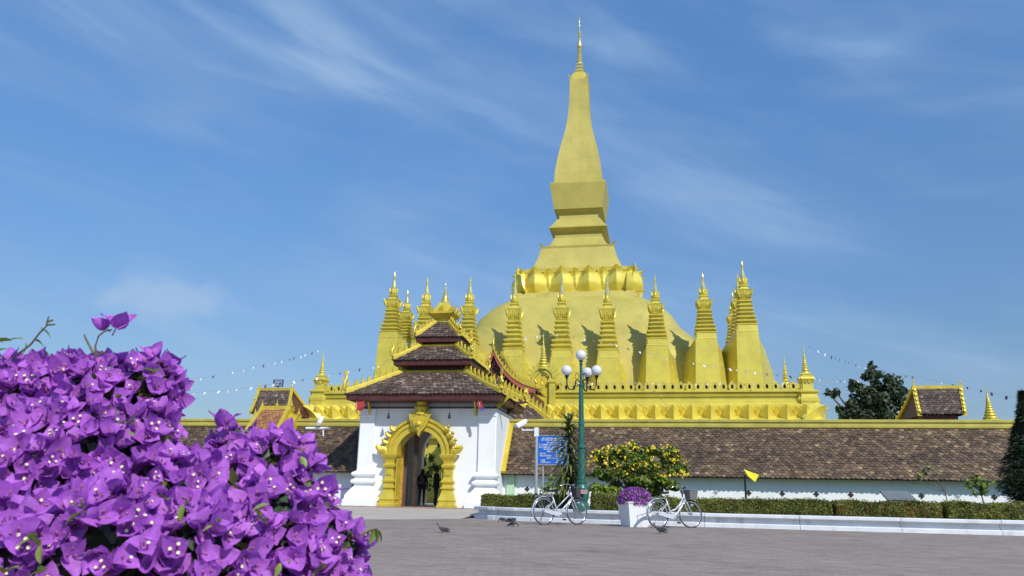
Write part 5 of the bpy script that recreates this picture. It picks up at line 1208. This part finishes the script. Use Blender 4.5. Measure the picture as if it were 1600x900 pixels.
    m_.loft([[tuple(p_) for p_ in Bt], [tuple(p_) for p_ in Tt]], cap=False); m_.add([tuple(p_) for p_ in Bt], [(0, 1, 2, 3)])
    for i in range(4):
        j = (i + 1) % 4; m_.tube([Tt[i], Tt[j]], .010, 5)
        for f in (.15, .3, .45, .6, .75, .9): m_.tube([Bt[i].lerp(Bt[j], f), Tt[i].lerp(Tt[j], f)], .005, 4)
        for f in (.25, .5, .75): m_.tube([Bt[i].lerp(Tt[i], f), Bt[j].lerp(Tt[j], f)], .005, 4)
    m_.build('basket', basket_mat, R)
    if not step: MB().box(tuple(W(1.08, -.19, .79)), tuple(W(1.08, -.19, .79) + Vector((.18, .01, .11)))).build('basket_plate', BROWNP, R)
    m_ = MB(); P2 = [(-.03, rl - .02), (.40, .225), (.48, .21), (.53, .25), (.52, .31), (.46, .33), (-.01, rl + .03)]
    m_.prism(P2, lambda q_, z: W(q_, -.075, z), Yv * .03); m_.build('chain_guard', BIKEW, R)
    m_ = MB().tube([W(bbk[0], -.09, bbk[1]), W(bbk[0], .09, bbk[1])], .02, 8).tube([W(bbk[0], -.10, bbk[1]), W(bbk[0] + .10, -.10, bbk[1] - .13)], .010, 6).tube([W(bbk[0], .10, bbk[1]), W(bbk[0] - .10, .10, bbk[1] + .13)], .010, 6)
    m_.build('crank', CHROME, R)
    for s, dx, dz in ((-1, .10, -.13), (1, -.10, .13)): p_ = W(bbk[0] + dx, .10 * s, bbk[1] + dz); MB().tube([p_ - X * .04 + Yv * .03 * s, p_ + X * .05 + Yv * .03 * s], .022, 5).build('pedal', BLACKM, R)
    m_ = MB().tube([W(.02, .05, .30), W(-.01, .20, .01), W(.03, .20, .005)], .009, 5); m_.build('kickstand', BLACKM if not step else CHROME, R)
    m_ = MB()
    for s in (-1, 1): m_.tube([W(.24, .06 * s, .72), W(-.22, .06 * s, .72), W(0, .07 * s, rl)], .007, 5)
    for k in range(4): m_.tube([W(.22 - .14 * k, -.06, .72), W(.22 - .14 * k, .06, .72)], .006, 4)
    m_.build('luggage_rack', BIKEW, R)
    p_ = W(1.1, .0, .56); MB().tube([p_, p_ + X * .07], [.02, .035], 8).build('headlamp', CHROME, R)
    return R
bicycle((850, 820.6), 901.8, 'silver white bicycle with dark basket parked in front of the lamp post', BASK, False)
bicycle((1029, 825.8), 1079.5, 'silver white step-through bicycle with grey basket parked right of the planter', BASKG, True)

# ------------------------------------------------------------ pigeons
def pigeon(px, py, hd, label, s=1.0, down=False, wings=False):
    s *= .88; g_ = gnd(px, py); R = root('pigeon', g_, label, 'pigeon', 'pigeons on the paving')
    X = Vector((math.cos(hd), math.sin(hd), 0)); Yv = Vector((-math.sin(hd), math.cos(hd), 0)); Z = Vector((0, 0, 1)); g_ = g_ + Z * .006
    ch = [(-.19, .075, .010), (-.14, .09, .022), (-.08, .115, .045), (0, .14, .062), (.05, .16, .055), (.085, .19, .036), (.10, .225, .027), (.115, .255, .027), (.14, .262, .018), (.155, .258, .004)]
    if down: ch = ch[:5] + [(.10, .14, .036), (.13, .11, .027), (.15, .085, .026), (.165, .065, .018), (.175, .05, .004)]
    m_ = MB(); R_ = []; ch = [(a, b - .050, c) for a, b, c in ch]
    for x_, z, r_ in ch: R_.append([tuple(g_ + (X * x_ + Yv * (r_ * .95 * math.cos(q_)) + Z * (z + r_ * .9 * math.sin(q_))) * s) for q_ in [j * pi / 5 for j in range(10)]])
    m_.loft(R_); m_.build('body', PIG, R, smooth=True)
    m_ = MB()
    for sd in (-1, 1):
        P2 = [(.05, .0), (.0, .035), (-.1, .03), (-.2, -.02), (-.1, -.03), (.02, -.025)]
        if wings: m_.prism([(a, b * 5) for a, b in P2], lambda a, b: g_ + (X * a + Yv * sd * (.05 + abs(b)) + Z * (.16 + b * .3)) * s, Z * .008)
        else: m_.prism(P2, lambda a, b: g_ + (X * a + Yv * sd * .056 + Z * (.092 + b)) * s, Yv * sd * .01)
    m_.build('wing', mat('wing_feathers', (.045, .045, .058), .6, 0, .3, 30), R)
    m_ = MB()
    for sd in (-1, 1): m_.tube([g_ + (Yv * sd * .025 + Z * .045) * s, g_ + (Yv * sd * .025 + Z * .004) * s], .006 * s, 5).tube([g_ + (Yv * sd * .025 + Z * .004 - X * .02) * s, g_ + (Yv * sd * .025 + Z * .004 + X * .035) * s], .005 * s, 4)
    m_.build('legs', PINKF, R)
pigeon(691, 833, math.radians(190), 'dark pigeon alone on the paving before the gate', .9)
pigeon(802, 823, math.radians(-8), 'dark pigeon pecking below the kerb left of the bicycle', 1.0, True, True)
pigeon(1031, 834, math.radians(168), 'dark pigeon on the paving under the right bicycle', 1.05)
pigeon(784, 815, math.radians(160), 'small dark pigeon close against the white kerb, left of the pecking one', .8, True)

# ------------------------------------------------------------ people in the gateway
def person(px, v, height, label, facing, hair_long, bag, holding):
    b = at(px, 795, v); R = root('person', (b.x, v, .185), label, 'person'); s = height / 1.7
    c_, s_ = math.cos(facing), math.sin(facing)
    def P(x_, y_, z): return Vector((x_ * c_ - y_ * s_, x_ * s_ + y_ * c_, z)) * s      # y forward
    J = {'pel': P(0, 0, .93), 'wai': P(0, .0, 1.08), 'che': P(0, .02, 1.28), 'nec': P(0, .0, 1.46), 'hea': P(0, .02, 1.56), 'top': P(0, .03, 1.66)}
    E_ = [('pel', 'wai'), ('wai', 'che'), ('che', 'nec'), ('nec', 'hea'), ('hea', 'top')]; Rr_ = {'pel': (.15, .11), 'wai': (.135, .10), 'che': (.155, .115), 'nec': (.06, .06), 'hea': (.085, .10), 'top': (.06, .075)}
    for sd, n in ((-1, 'L'), (1, 'R')):
        J['hip' + n] = P(.09 * sd, 0, .88); J['kne' + n] = P(.10 * sd, .03 if n == 'L' else -.01, .48); J['ank' + n] = P(.11 * sd, -.02 if n == 'L' else -.04, .09); J['toe' + n] = P(.12 * sd, .12, .035)
        J['sho' + n] = P(.17 * sd, 0, 1.39); 
        if holding: J['elb' + n] = P(.23 * sd, .04, 1.12); J['wri' + n] = P(.12 * sd, .26, 1.20)
        else: J['elb' + n] = P(.24 * sd, -.02, 1.12); J['wri' + n] = P(.22 * sd, .06, .90)
        J['pal' + n] = J['wri' + n] + (J['wri' + n] - J['elb' + n]).normalized() * .07 * s
        E_ += [('pel', 'hip' + n), ('hip' + n, 'kne' + n), ('kne' + n, 'ank' + n), ('ank' + n, 'toe' + n), ('che', 'sho' + n), ('sho' + n, 'elb' + n), ('elb' + n, 'wri' + n), ('wri' + n, 'pal' + n)]
        Rr_.update({'hip' + n: (.10, .10), 'kne' + n: (.062, .062), 'ank' + n: (.045, .045), 'toe' + n: (.04, .03), 'sho' + n: (.07, .07), 'elb' + n: (.05, .05), 'wri' + n: (.034, .034), 'pal' + n: (.034, .02)})
        base = J['pal' + n]; fd = (J['wri' + n] - J['elb' + n]).normalized(); sdv = P(1, 0, 0).normalized()
        for k in range(4):
            f1 = f'f{k}a' + n; f2 = f'f{k}b' + n; J[f1] = base + sdv * (.022 * (k - 1.5)) * s + fd * .035 * s; J[f2] = J[f1] + (fd + P(0, .5, -.3).normalized() * .5).normalized() * (.035 + .006 * (1 - abs(k - 1.5))) * s
            E_ += [('pal' + n, f1), (f1, f2)]; Rr_[f1] = (.010, .010); Rr_[f2] = (.008, .008)
        J['tha' + n] = base - sdv * .045 * sd * s + fd * .01 * s; E_.append(('wri' + n, 'tha' + n)); Rr_['tha' + n] = (.011, .011)
    names = list(J); me = bpy.data.meshes.new('body'); me.from_pydata([tuple(J[k]) for k in names], [(names.index(a), names.index(b_)) for a, b_ in E_], [])
    o = link('body', me, R); bpy.context.view_layer.objects.active = o
    md = o.modifiers.new('skin', 'SKIN'); sv = me.skin_vertices[0].data
    for i, k in enumerate(names): sv[i].radius = (Rr_[k][0] * s, Rr_[k][1] * s); sv[i].use_root = (k == 'pel')
    sb = o.modifiers.new('sub', 'SUBSURF'); sb.levels = 2; sb.render_levels = 2
    dg = bpy.context.evaluated_depsgraph_get(); me2 = bpy.data.meshes.new_from_object(o.evaluated_get(dg)); o.modifiers.clear(); o.data = me2
    me2.materials.clear(); [me2.materials.append(m_) for m_ in (CLOTH1, CLOTH2, SKIN, HAIR)]
    for pl_ in me2.polygons:
        z = pl_.center.z / s; d_ = (pl_.center - P(0, 0, 0)); lat = abs(pl_.center.dot(P(1, 0, 0).normalized())) / s
        hand = min((pl_.center - J['pal' + n]).length for n in 'LR') < .12 * s
        pl_.material_index = 2 if (z > 1.45 or hand) else (1 if z < .92 and not (lat > .17) else 0); pl_.use_smooth = True
    m_ = MB(); B0 = ORG[R.name]; hc = B0 + P(0, .0, 1.62)
    m_.sphere(hc + P(0, -.012, .01), .108 * s, 12, 8, 1, 1, 1.08)
    if hair_long: m_.loft([[tuple(B0 + P(w * math.cos(q_), -.06 + d * math.sin(q_), z)) for q_ in [j * pi / 5 for j in range(10)]] for z, w, d in ((1.68, .09, .06), (1.55, .105, .06), (1.40, .10, .05), (1.28, .07, .035))])
    m_.build('hair', HAIR, R, smooth=True)
    m_ = MB().sphere(B0 + P(0, .105, 1.60), .018 * s, 6, 4).sphere(B0 + P(.09, .02, 1.60), .02 * s, 6, 4).sphere(B0 + P(-.09, .02, 1.60), .02 * s, 6, 4); m_.build('face_features', SKIN, R)
    m_ = MB(); m_.loft([[tuple(B0 + P(w * math.cos(q_), d * math.sin(q_), z)) for q_ in [j * pi / 8 for j in range(16)]] for z, w, d in ((.80, .20, .15), (.95, .19, .145), (1.10, .17, .13), (1.30, .205, .14), (1.42, .17, .10), (1.47, .075, .07))], cap=False); m_.build('jacket', CLOTH1, R, smooth=True)
    if bag:
        m_ = MB(); m_.loft([[tuple(B0 + P(w * math.cos(q_), -.17 + .09 * math.sin(q_) , z)) for q_ in [j * pi / 6 for j in range(12)]] for z, w in ((.98, .06), (1.0, .12), (1.15, .14), (1.32, .12), (1.40, .06))]); m_.build('backpack', CLOTH3, R, smooth=True)
    if holding: MB().box(tuple(B0 + P(-.05, .30, 1.18) - Vector((.06, .03, .0))), tuple(B0 + P(.05, .30, 1.18) + Vector((.06, .03, .09)))).build('camera', BLACKM, R)
    return R
person(658, 33.2, 1.52, 'person with long dark hair and grey backpack standing under the arch', math.radians(8), True, True, False)
person(680, 32.9, 1.60, 'person in black jacket standing under the arch at the right holding something', math.radians(-55), False, False, True)
# low white barrier rail with pole seen through the door
a = at(636, 795, 33.4); R = root('barrier_post', (a.x, 33.4, .18), 'thin pale post with a round top standing inside the gateway', 'post')
MB().lathe((a.x, 33.4, .18), [(.13, 0), (.12, .05), (.05, .08), (.045, 1.25)], 10).build('post', STEEL, R); MB().sphere((a.x, 33.4, 1.48), .07, 10, 8).build('ball', WPAINT, R)

# ------------------------------------------------------------ bunting strings
def bunting(pts, label, cols, step=.55, fs=.17, wire=.0035):
    P = [at(x_, y_, v) for x_, y_, v in pts]; R = root('bunting', P[0], label, 'bunting', 'strings of small flags')
    L_ = []
    for a, b in zip(P[:-1], P[1:]):
        n = 8; sagz = (b - a).length * .015
        for k in range(n + 1): f = k / n; L_.append(a.lerp(b, f) - Vector((0, 0, sagz * 4 * f * (1 - f))))
    MB().tube(L_, wire, 3).build('string', BUNTD, R)
    m_ = MB(); acc = 0
    for a, b in zip(L_[:-1], L_[1:]):
        d = b - a
        while acc < d.length:
            p_ = a + d * (acc / d.length); dn = d.normalized(); s = fs * random.uniform(.6, 1.15); w = Vector((random.uniform(-.5, .5), random.uniform(-.5, .5), -1)).normalized() * s
            m_.mi = random.choices(range(len(cols)), weights=[3, 2, 1][:len(cols)])[0]
            q_ = dn * s * .7; n_ = q_.cross(w).normalized() * .01
            m_.add([p_, p_ + q_, p_ + q_ * .9 + w, p_ + w, p_ + n_, p_ + q_ + n_, p_ + q_ * .9 + w + n_, p_ + w + n_], [(0, 1, 2, 3), (7, 6, 5, 4), (0, 4, 5, 1), (1, 5, 6, 2), (2, 6, 7, 3), (3, 7, 4, 0)]); acc += step * random.uniform(.7, 1.5)
        acc -= d.length
    m_.build('flags', cols, R)
bunting([(240, 606, 40), (306, 592, 40), (400, 572, 43), (498, 547, 48.2)], 'upper string of small flags from the left corner pinnacle over the left wall', [BUNTW, BUNTD])
bunting([(240, 615, 38), (310, 613, 39), (430, 599, 41), (560, 576, 44), (604, 568, 47)], 'lower string of small flags crossing above the left pavilion roof', [BUNTW, BUNTD])
bunting([(820, 528, 50.5), (848, 523, 50.5), (880, 522, 50.5), (950, 535, 50.5), (1030, 556, 50.5), (1160, 578, 50.5), (1262, 589, 49), (1345, 594, 55)], 'string of small flags across the face of the dome and pylons', [BUNTW, BUNTR, BUNTD])
bunting([(870, 596, 47.6), (1000, 597, 47.6), (1130, 598, 47.6), (1250, 597, 47.6)], 'string of small flags just above the terrace battlements', [BUNTR, BUNTW, BUNTD], .5, .13)
bunting([(1005, 600, 47.2), (1025, 612, 46.6), (1040, 630, 45.8), (1046, 646, 45)], 'short string of faded flags hanging over the battlements right of the lamp', [BUNTR, BUNTW], .35)
bunting([(1264, 541, 48), (1345, 572, 52), (1440, 590, 50), (1520, 606, 48), (1620, 628, 46)], 'string of dark flags from the right corner pinnacle toward the right edge', [BUNTD, BUNTW])

# ------------------------------------------------------------ foreground bougainvillea
BX = Vector((-.62, 1.25, 0)); boug = root('bougainvillea', BX, 'large purple bougainvillea bush filling the lower left foreground', 'bush')
SP = [(10, 645, 92, 1.45), (75, 645, 96, 1.42), (150, 645, 95, 1.42), (232, 605, 64, 1.46), (200, 705, 84, 1.36), (100, 740, 120, 1.28), (10, 780, 120, 1.22), (368, 704, 50, 1.46), (430, 735, 70, 1.42), (350, 785, 82, 1.36), (468, 792, 62, 1.38), (250, 800, 105, 1.28), (518, 858, 60, 1.34), (420, 840, 100, 1.30), (310, 880, 110, 1.2), (160, 870, 120, 1.15), (40, 900, 120, 1.1), (490, 930, 88, 1.3)]
S3 = []
for x_, y_, r_, d_ in SP:
    dr = cf + cr * ((x_ - 800) / FPX) - cu * ((y_ - 450) / FPX); p_ = Vector((0, 0, CAMH)) + dr * d_; S3.append((p_, (r_ - 17) * d_ / FPX))
def bract_mesh(var):
    rs = random.Random(var); m_ = MB(); nb = 3
    for b_ in range(nb):
        az = 2 * pi * b_ / 3 + rs.uniform(-.25, .25); tilt = math.radians(rs.uniform(18, 62)); Lb = .033 * rs.uniform(.85, 1.15); Wb = .0165 * rs.uniform(.85, 1.15); cup = rs.uniform(.15, .5); bend = rs.uniform(-.35, .5); tw = rs.uniform(-.3, .3)
        m_.tint = rs.random(); nu, nv = 6, 5; V_ = []
        for i in range(nu + 1):
            t = i / nu; w = Wb * (math.sin(pi * min(1, t * .92 + .08) ** .80) ** .75) * (1 - .25 * t); 
            if i == nu: w = .0004
            if i == 0: w = Wb * .30
            for j in range(nv):
                s = -1 + 2 * j / (nv - 1); r_ = t * Lb - (.10 * Lb * s * s if t < .3 else 0); h_ = cup * abs(s) ** 1.4 * w + bend * Lb * t * t * .5 + .0012 * math.sin(t * 9 + s * 5 + var) + tw * s * w * t
                x0_ = r_ * math.cos(tilt) - h_ * math.sin(tilt); z0_ = r_ * math.sin(tilt) + h_ * math.cos(tilt); y0_ = s * w
                V_.append((x0_ * math.cos(az) - y0_ * math.sin(az), x0_ * math.sin(az) + y0_ * math.cos(az), z0_))
        m_.add(V_, [(i * nv + j, i * nv + j + 1, (i + 1) * nv + j + 1, (i + 1) * nv + j) for i in range(nu) for j in range(nv - 1)])
    nf = (0, 0, 0, 1, 0, 0, 3)[var]
    m_.tint = .5
    for k in range(3):
        a = 2 * pi * k / 3 + .5; o_ = Vector((.004 * math.cos(a), .004 * math.sin(a), .001)); t_ = Vector((.007 * math.cos(a), .007 * math.sin(a), .019 if k < nf else .014)); m_.mi = 2; m_.tube([o_, o_.lerp(t_, .5), t_], [.0012, .0016, .0013], 5)
        if k < nf:
            m_.mi = 1; m_.add([tuple(t_ + Vector(((.0028 if q_ % 2 else .0022) * math.cos(q_ * pi / 5), (.0028 if q_ % 2 else .0022) * math.sin(q_ * pi / 5), .0012))) for q_ in range(10)] + [tuple(t_)], [(q_, (q_ + 1) % 10, 10) for q_ in range(10)])
    m_.mi = 2; m_.tube([(0, 0, -.014), (0, 0, .002)], .0011, 5)
    me = bpy.data.meshes.new('flower'); me.from_pydata(m_.v, [], m_.f); [me.materials.append(q_) for q_ in (BRACT, CREAMF, TUBEM)]
    me.polygons.foreach_set('material_index', m_.m); me.polygons.foreach_set('use_smooth', [True] * len(m_.f)); a = me.attributes.new('tint', 'FLOAT', 'POINT'); a.data.foreach_set('value', m_.t); me.update(); return me, m_
BM = [bract_mesh(k) for k in range(7)]
cand = []; eye = Vector((0, 0, CAMH)); tries = 0
while len(cand) < 1050 and tries < 60000:
    tries += 1; i = random.choices(range(len(S3)), weights=[r_ * r_ for _, r_ in S3])[0]; c_, r_ = S3[i]
    d = Vector(RNG.normal(size=3)).normalized(); q_ = c_ + d * r_ * random.uniform(.84, 1.09)
    if any((q_ - c2).length < r2 * .86 for k, (c2, r2) in enumerate(S3) if k != i): continue
    if noise.noise(q_ * 11) < -.36 and random.random() < .8: continue         # gaps where the dark inside shows
    view = (eye - q_).normalized(); f = d.dot(view)
    if f < -.55: continue
    if any((q_ - c2[0]).length < .0175 for c2 in cand): continue
    cand.append((q_, d, f, view))
cand.sort(key=lambda c: -(c[2] + .3 * random.random()))
bo = ORG[boug.name]; rest = MB()
def flower_mat(d, view):
    z = (d * .9 + view * .55 + Vector((.12, -.2, .45)) + Vector(RNG.normal(size=3)) * .5).normalized(); q = z.to_track_quat('Z', 'Y'); return (q @ Euler((0, 0, random.uniform(0, 6.28))).to_quaternion())
vis = 0
for q_, d, f, view in cand:
    k = random.randrange(7); qt = flower_mat(d, view); s = random.uniform(.72, 1.06)
    if vis < 299:
        vis += 1; o = link('flower', BM[k][0], boug); o.location = q_ - bo; o.rotation_mode = 'QUATERNION'; o.rotation_quaternion = qt; o.scale = (s, s, s)
    else:
        src = BM[k][1]; off = len(rest.v); Mx = qt.to_matrix()
        rest.v.extend([tuple(Mx @ (Vector(p_) * s) + q_) for p_ in src.v]); rest.t.extend(src.t); rest.f.extend([tuple(a + off for a in ff) for ff in src.f]); rest.m.extend(src.m)
o = rest.build('flower_mass', [BRACT, CREAMF, TUBEM], boug, smooth=True); o['kind'] = 'stuff'
# lone sprig flower on top
def pix(x_, y_, d_): return eye + (cf + cr * ((x_ - 800) / FPX) - cu * ((y_ - 450) / FPX)) * d_
for (x_, y_, d_, s, up_) in ((182, 512, 1.40, 1.15, (.45, -.1, .8)), (166, 512, 1.41, .85, (-.7, -.1, .6)), (352, 664, 1.42, 1.1, (-.3, -.3, .8))):
    o = link('flower', BM[1][0], boug); q_ = pix(x_, y_, d_); o.location = q_ - bo; o.rotation_mode = 'QUATERNION'; o.rotation_quaternion = Vector(up_).normalized().to_track_quat('Z', 'Y'); o.scale = (s, s, s)
tw = MB()
for L_ in ([(150, 560, 1.40), (149, 540, 1.40), (154, 525, 1.40), (163, 518, 1.40), (175, 515, 1.40)], [(146, 552, 1.40), (133, 527, 1.40), (132, 522, 1.40)], [(150, 556, 1.4), (164, 550, 1.4)], [(20, 560, 1.4), (48, 538, 1.4), (62, 520, 1.4), (72, 510, 1.4), (76, 494, 1.4)], [(73, 508, 1.4), (86, 507, 1.4)], [(74, 503, 1.4), (83, 500, 1.4)],
           [(540, 840, 1.33), (566, 835, 1.33), (580, 828, 1.33), (590, 826, 1.33)]):
    tw.tube([pix(*q_) for q_ in L_], [.0022 - .0012 * k / len(L_) for k in range(len(L_))], 5)
# inner stems fan out from the ground
for c_, r_ in S3:
    hub = BX + Vector((random.uniform(-.08, .08), random.uniform(-.05, .1), .35)); tw.tube([BX + Vector((random.uniform(-.06, .06), random.uniform(-.04, .04), 0)), hub, hub.lerp(c_, .6) + Vector((0, 0, -.03)), c_], [.012, .009, .005, .002], 5)
tw.build('stems', STEM, boug)
def green_leaf(p_, d, L_, mt, drop=.3):
    m_ = MB(); d = Vector(d).normalized(); s_ = d.cross(Vector((0, 0, 1)) + Vector(RNG.normal(size=3)) * .3).normalized(); nrm_ = s_.cross(d).normalized(); V_ = []
    for i in range(7):
        t = i / 6; w = L_ * .22 * math.sin(pi * min(1, .06 + t * .94)) ** .8 + .0003
        for j in (-1, 0, 1): V_.append(tuple(p_ + d * L_ * t + s_ * w * j + nrm_ * (abs(j) * w * .35 - drop * L_ * t * t) ))
    m_.add(V_, [(i * 3 + j, i * 3 + j + 1, i * 3 + j + 4, i * 3 + j + 3) for i in range(6) for j in (0, 1)]); return m_.build('leaf', mt, boug, smooth=True)
for (x_, y_, d_, dx, dy, L_) in ((62, 512, 1.4, .9, -.55, .026), (55, 532, 1.4, 1, -.25, .026), (40, 535, 1.4, .1, -1, .022), (18, 532, 1.38, -.8, .1, .03), (36, 530, 1.38, -.9, .2, .026), (4, 536, 1.38, -.5, .4, .03), (70, 548, 1.4, .5, -1, .022), (12, 545, 1.36, -.8, -.1, .03),
                                  (586, 826, 1.33, .3, -.9, .024), (590, 828, 1.33, .6, -.9, .022), (583, 828, 1.33, -.1, -1, .024), (572, 836, 1.33, .5, .5, .018)):
    green_leaf(pix(x_, y_, d_), cr * dx + cu * dy + cf * random.uniform(-.3, .3), L_, LEAFP if y_ > 540 and y_ < 700 else LEAFB)
for (x_, y_) in ((200, 660), (208, 655), (196, 672), (255, 782), (280, 790), (290, 792), (265, 775), (400, 808), (410, 812), (510, 790), (365, 695), (315, 700), (260, 700), (468, 715), (60, 850), (50, 842), (30, 890), (10, 895), (60, 895), (130, 800), (125, 795), (240, 585), (182, 618), (420, 790), (520, 800), (505, 885), (440, 880), (355, 770), (180, 640), (265, 690), (345, 820)):
    # place each leaf just proud of the blossom it grows through
    dd = 2.0
    for c_, r_ in S3:
        dr = (cf + cr * ((x_ - 800) / FPX) - cu * ((y_ - 450) / FPX)); oc = c_ - eye; tt = dr.dot(oc) / dr.length_squared; m2 = (oc - dr * tt).length_squared
        if m2 < r_ * r_: dd = min(dd, tt - math.sqrt(r_ * r_ - m2) / dr.length)
    if dd > 1.9: continue
    for k in range(2): green_leaf(pix(x_ + random.uniform(-5, 5), y_ + random.uniform(-5, 5), dd - .03), cr * random.uniform(-1, 1) + cu * random.uniform(-.6, 1) - cf * .4, random.uniform(.016, .026), LEAFP)
P = []; D = []
for c_, r_ in S3: a, b = blobpts(c_, r_ * .90, 330, .6); P.append(a); D.append(b)
o = leafcloud('inner_leaves', np.concatenate(P), .017, [LEAFD, LEAF], boug, np.concatenate(D), [.75, .25]); o['kind'] = 'stuff'
P = []
for i in range(2600): a = RNG.uniform(0, 2 * pi); r_ = RNG.uniform(0, 1) ** .5; P.append((BX.x + .38 * r_ * math.cos(a) - .05, BX.y + .22 * r_ * math.sin(a) + .05, RNG.uniform(.25, .56)))
o = leafcloud('lower_leaves', P, .028, [LEAFB, LEAFD], boug); o['kind'] = 'stuff'
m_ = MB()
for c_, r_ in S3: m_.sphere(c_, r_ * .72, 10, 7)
m_.build('painted_shade_core', CORE, boug)  # dark solid spheres painted as the shade behind the blossom
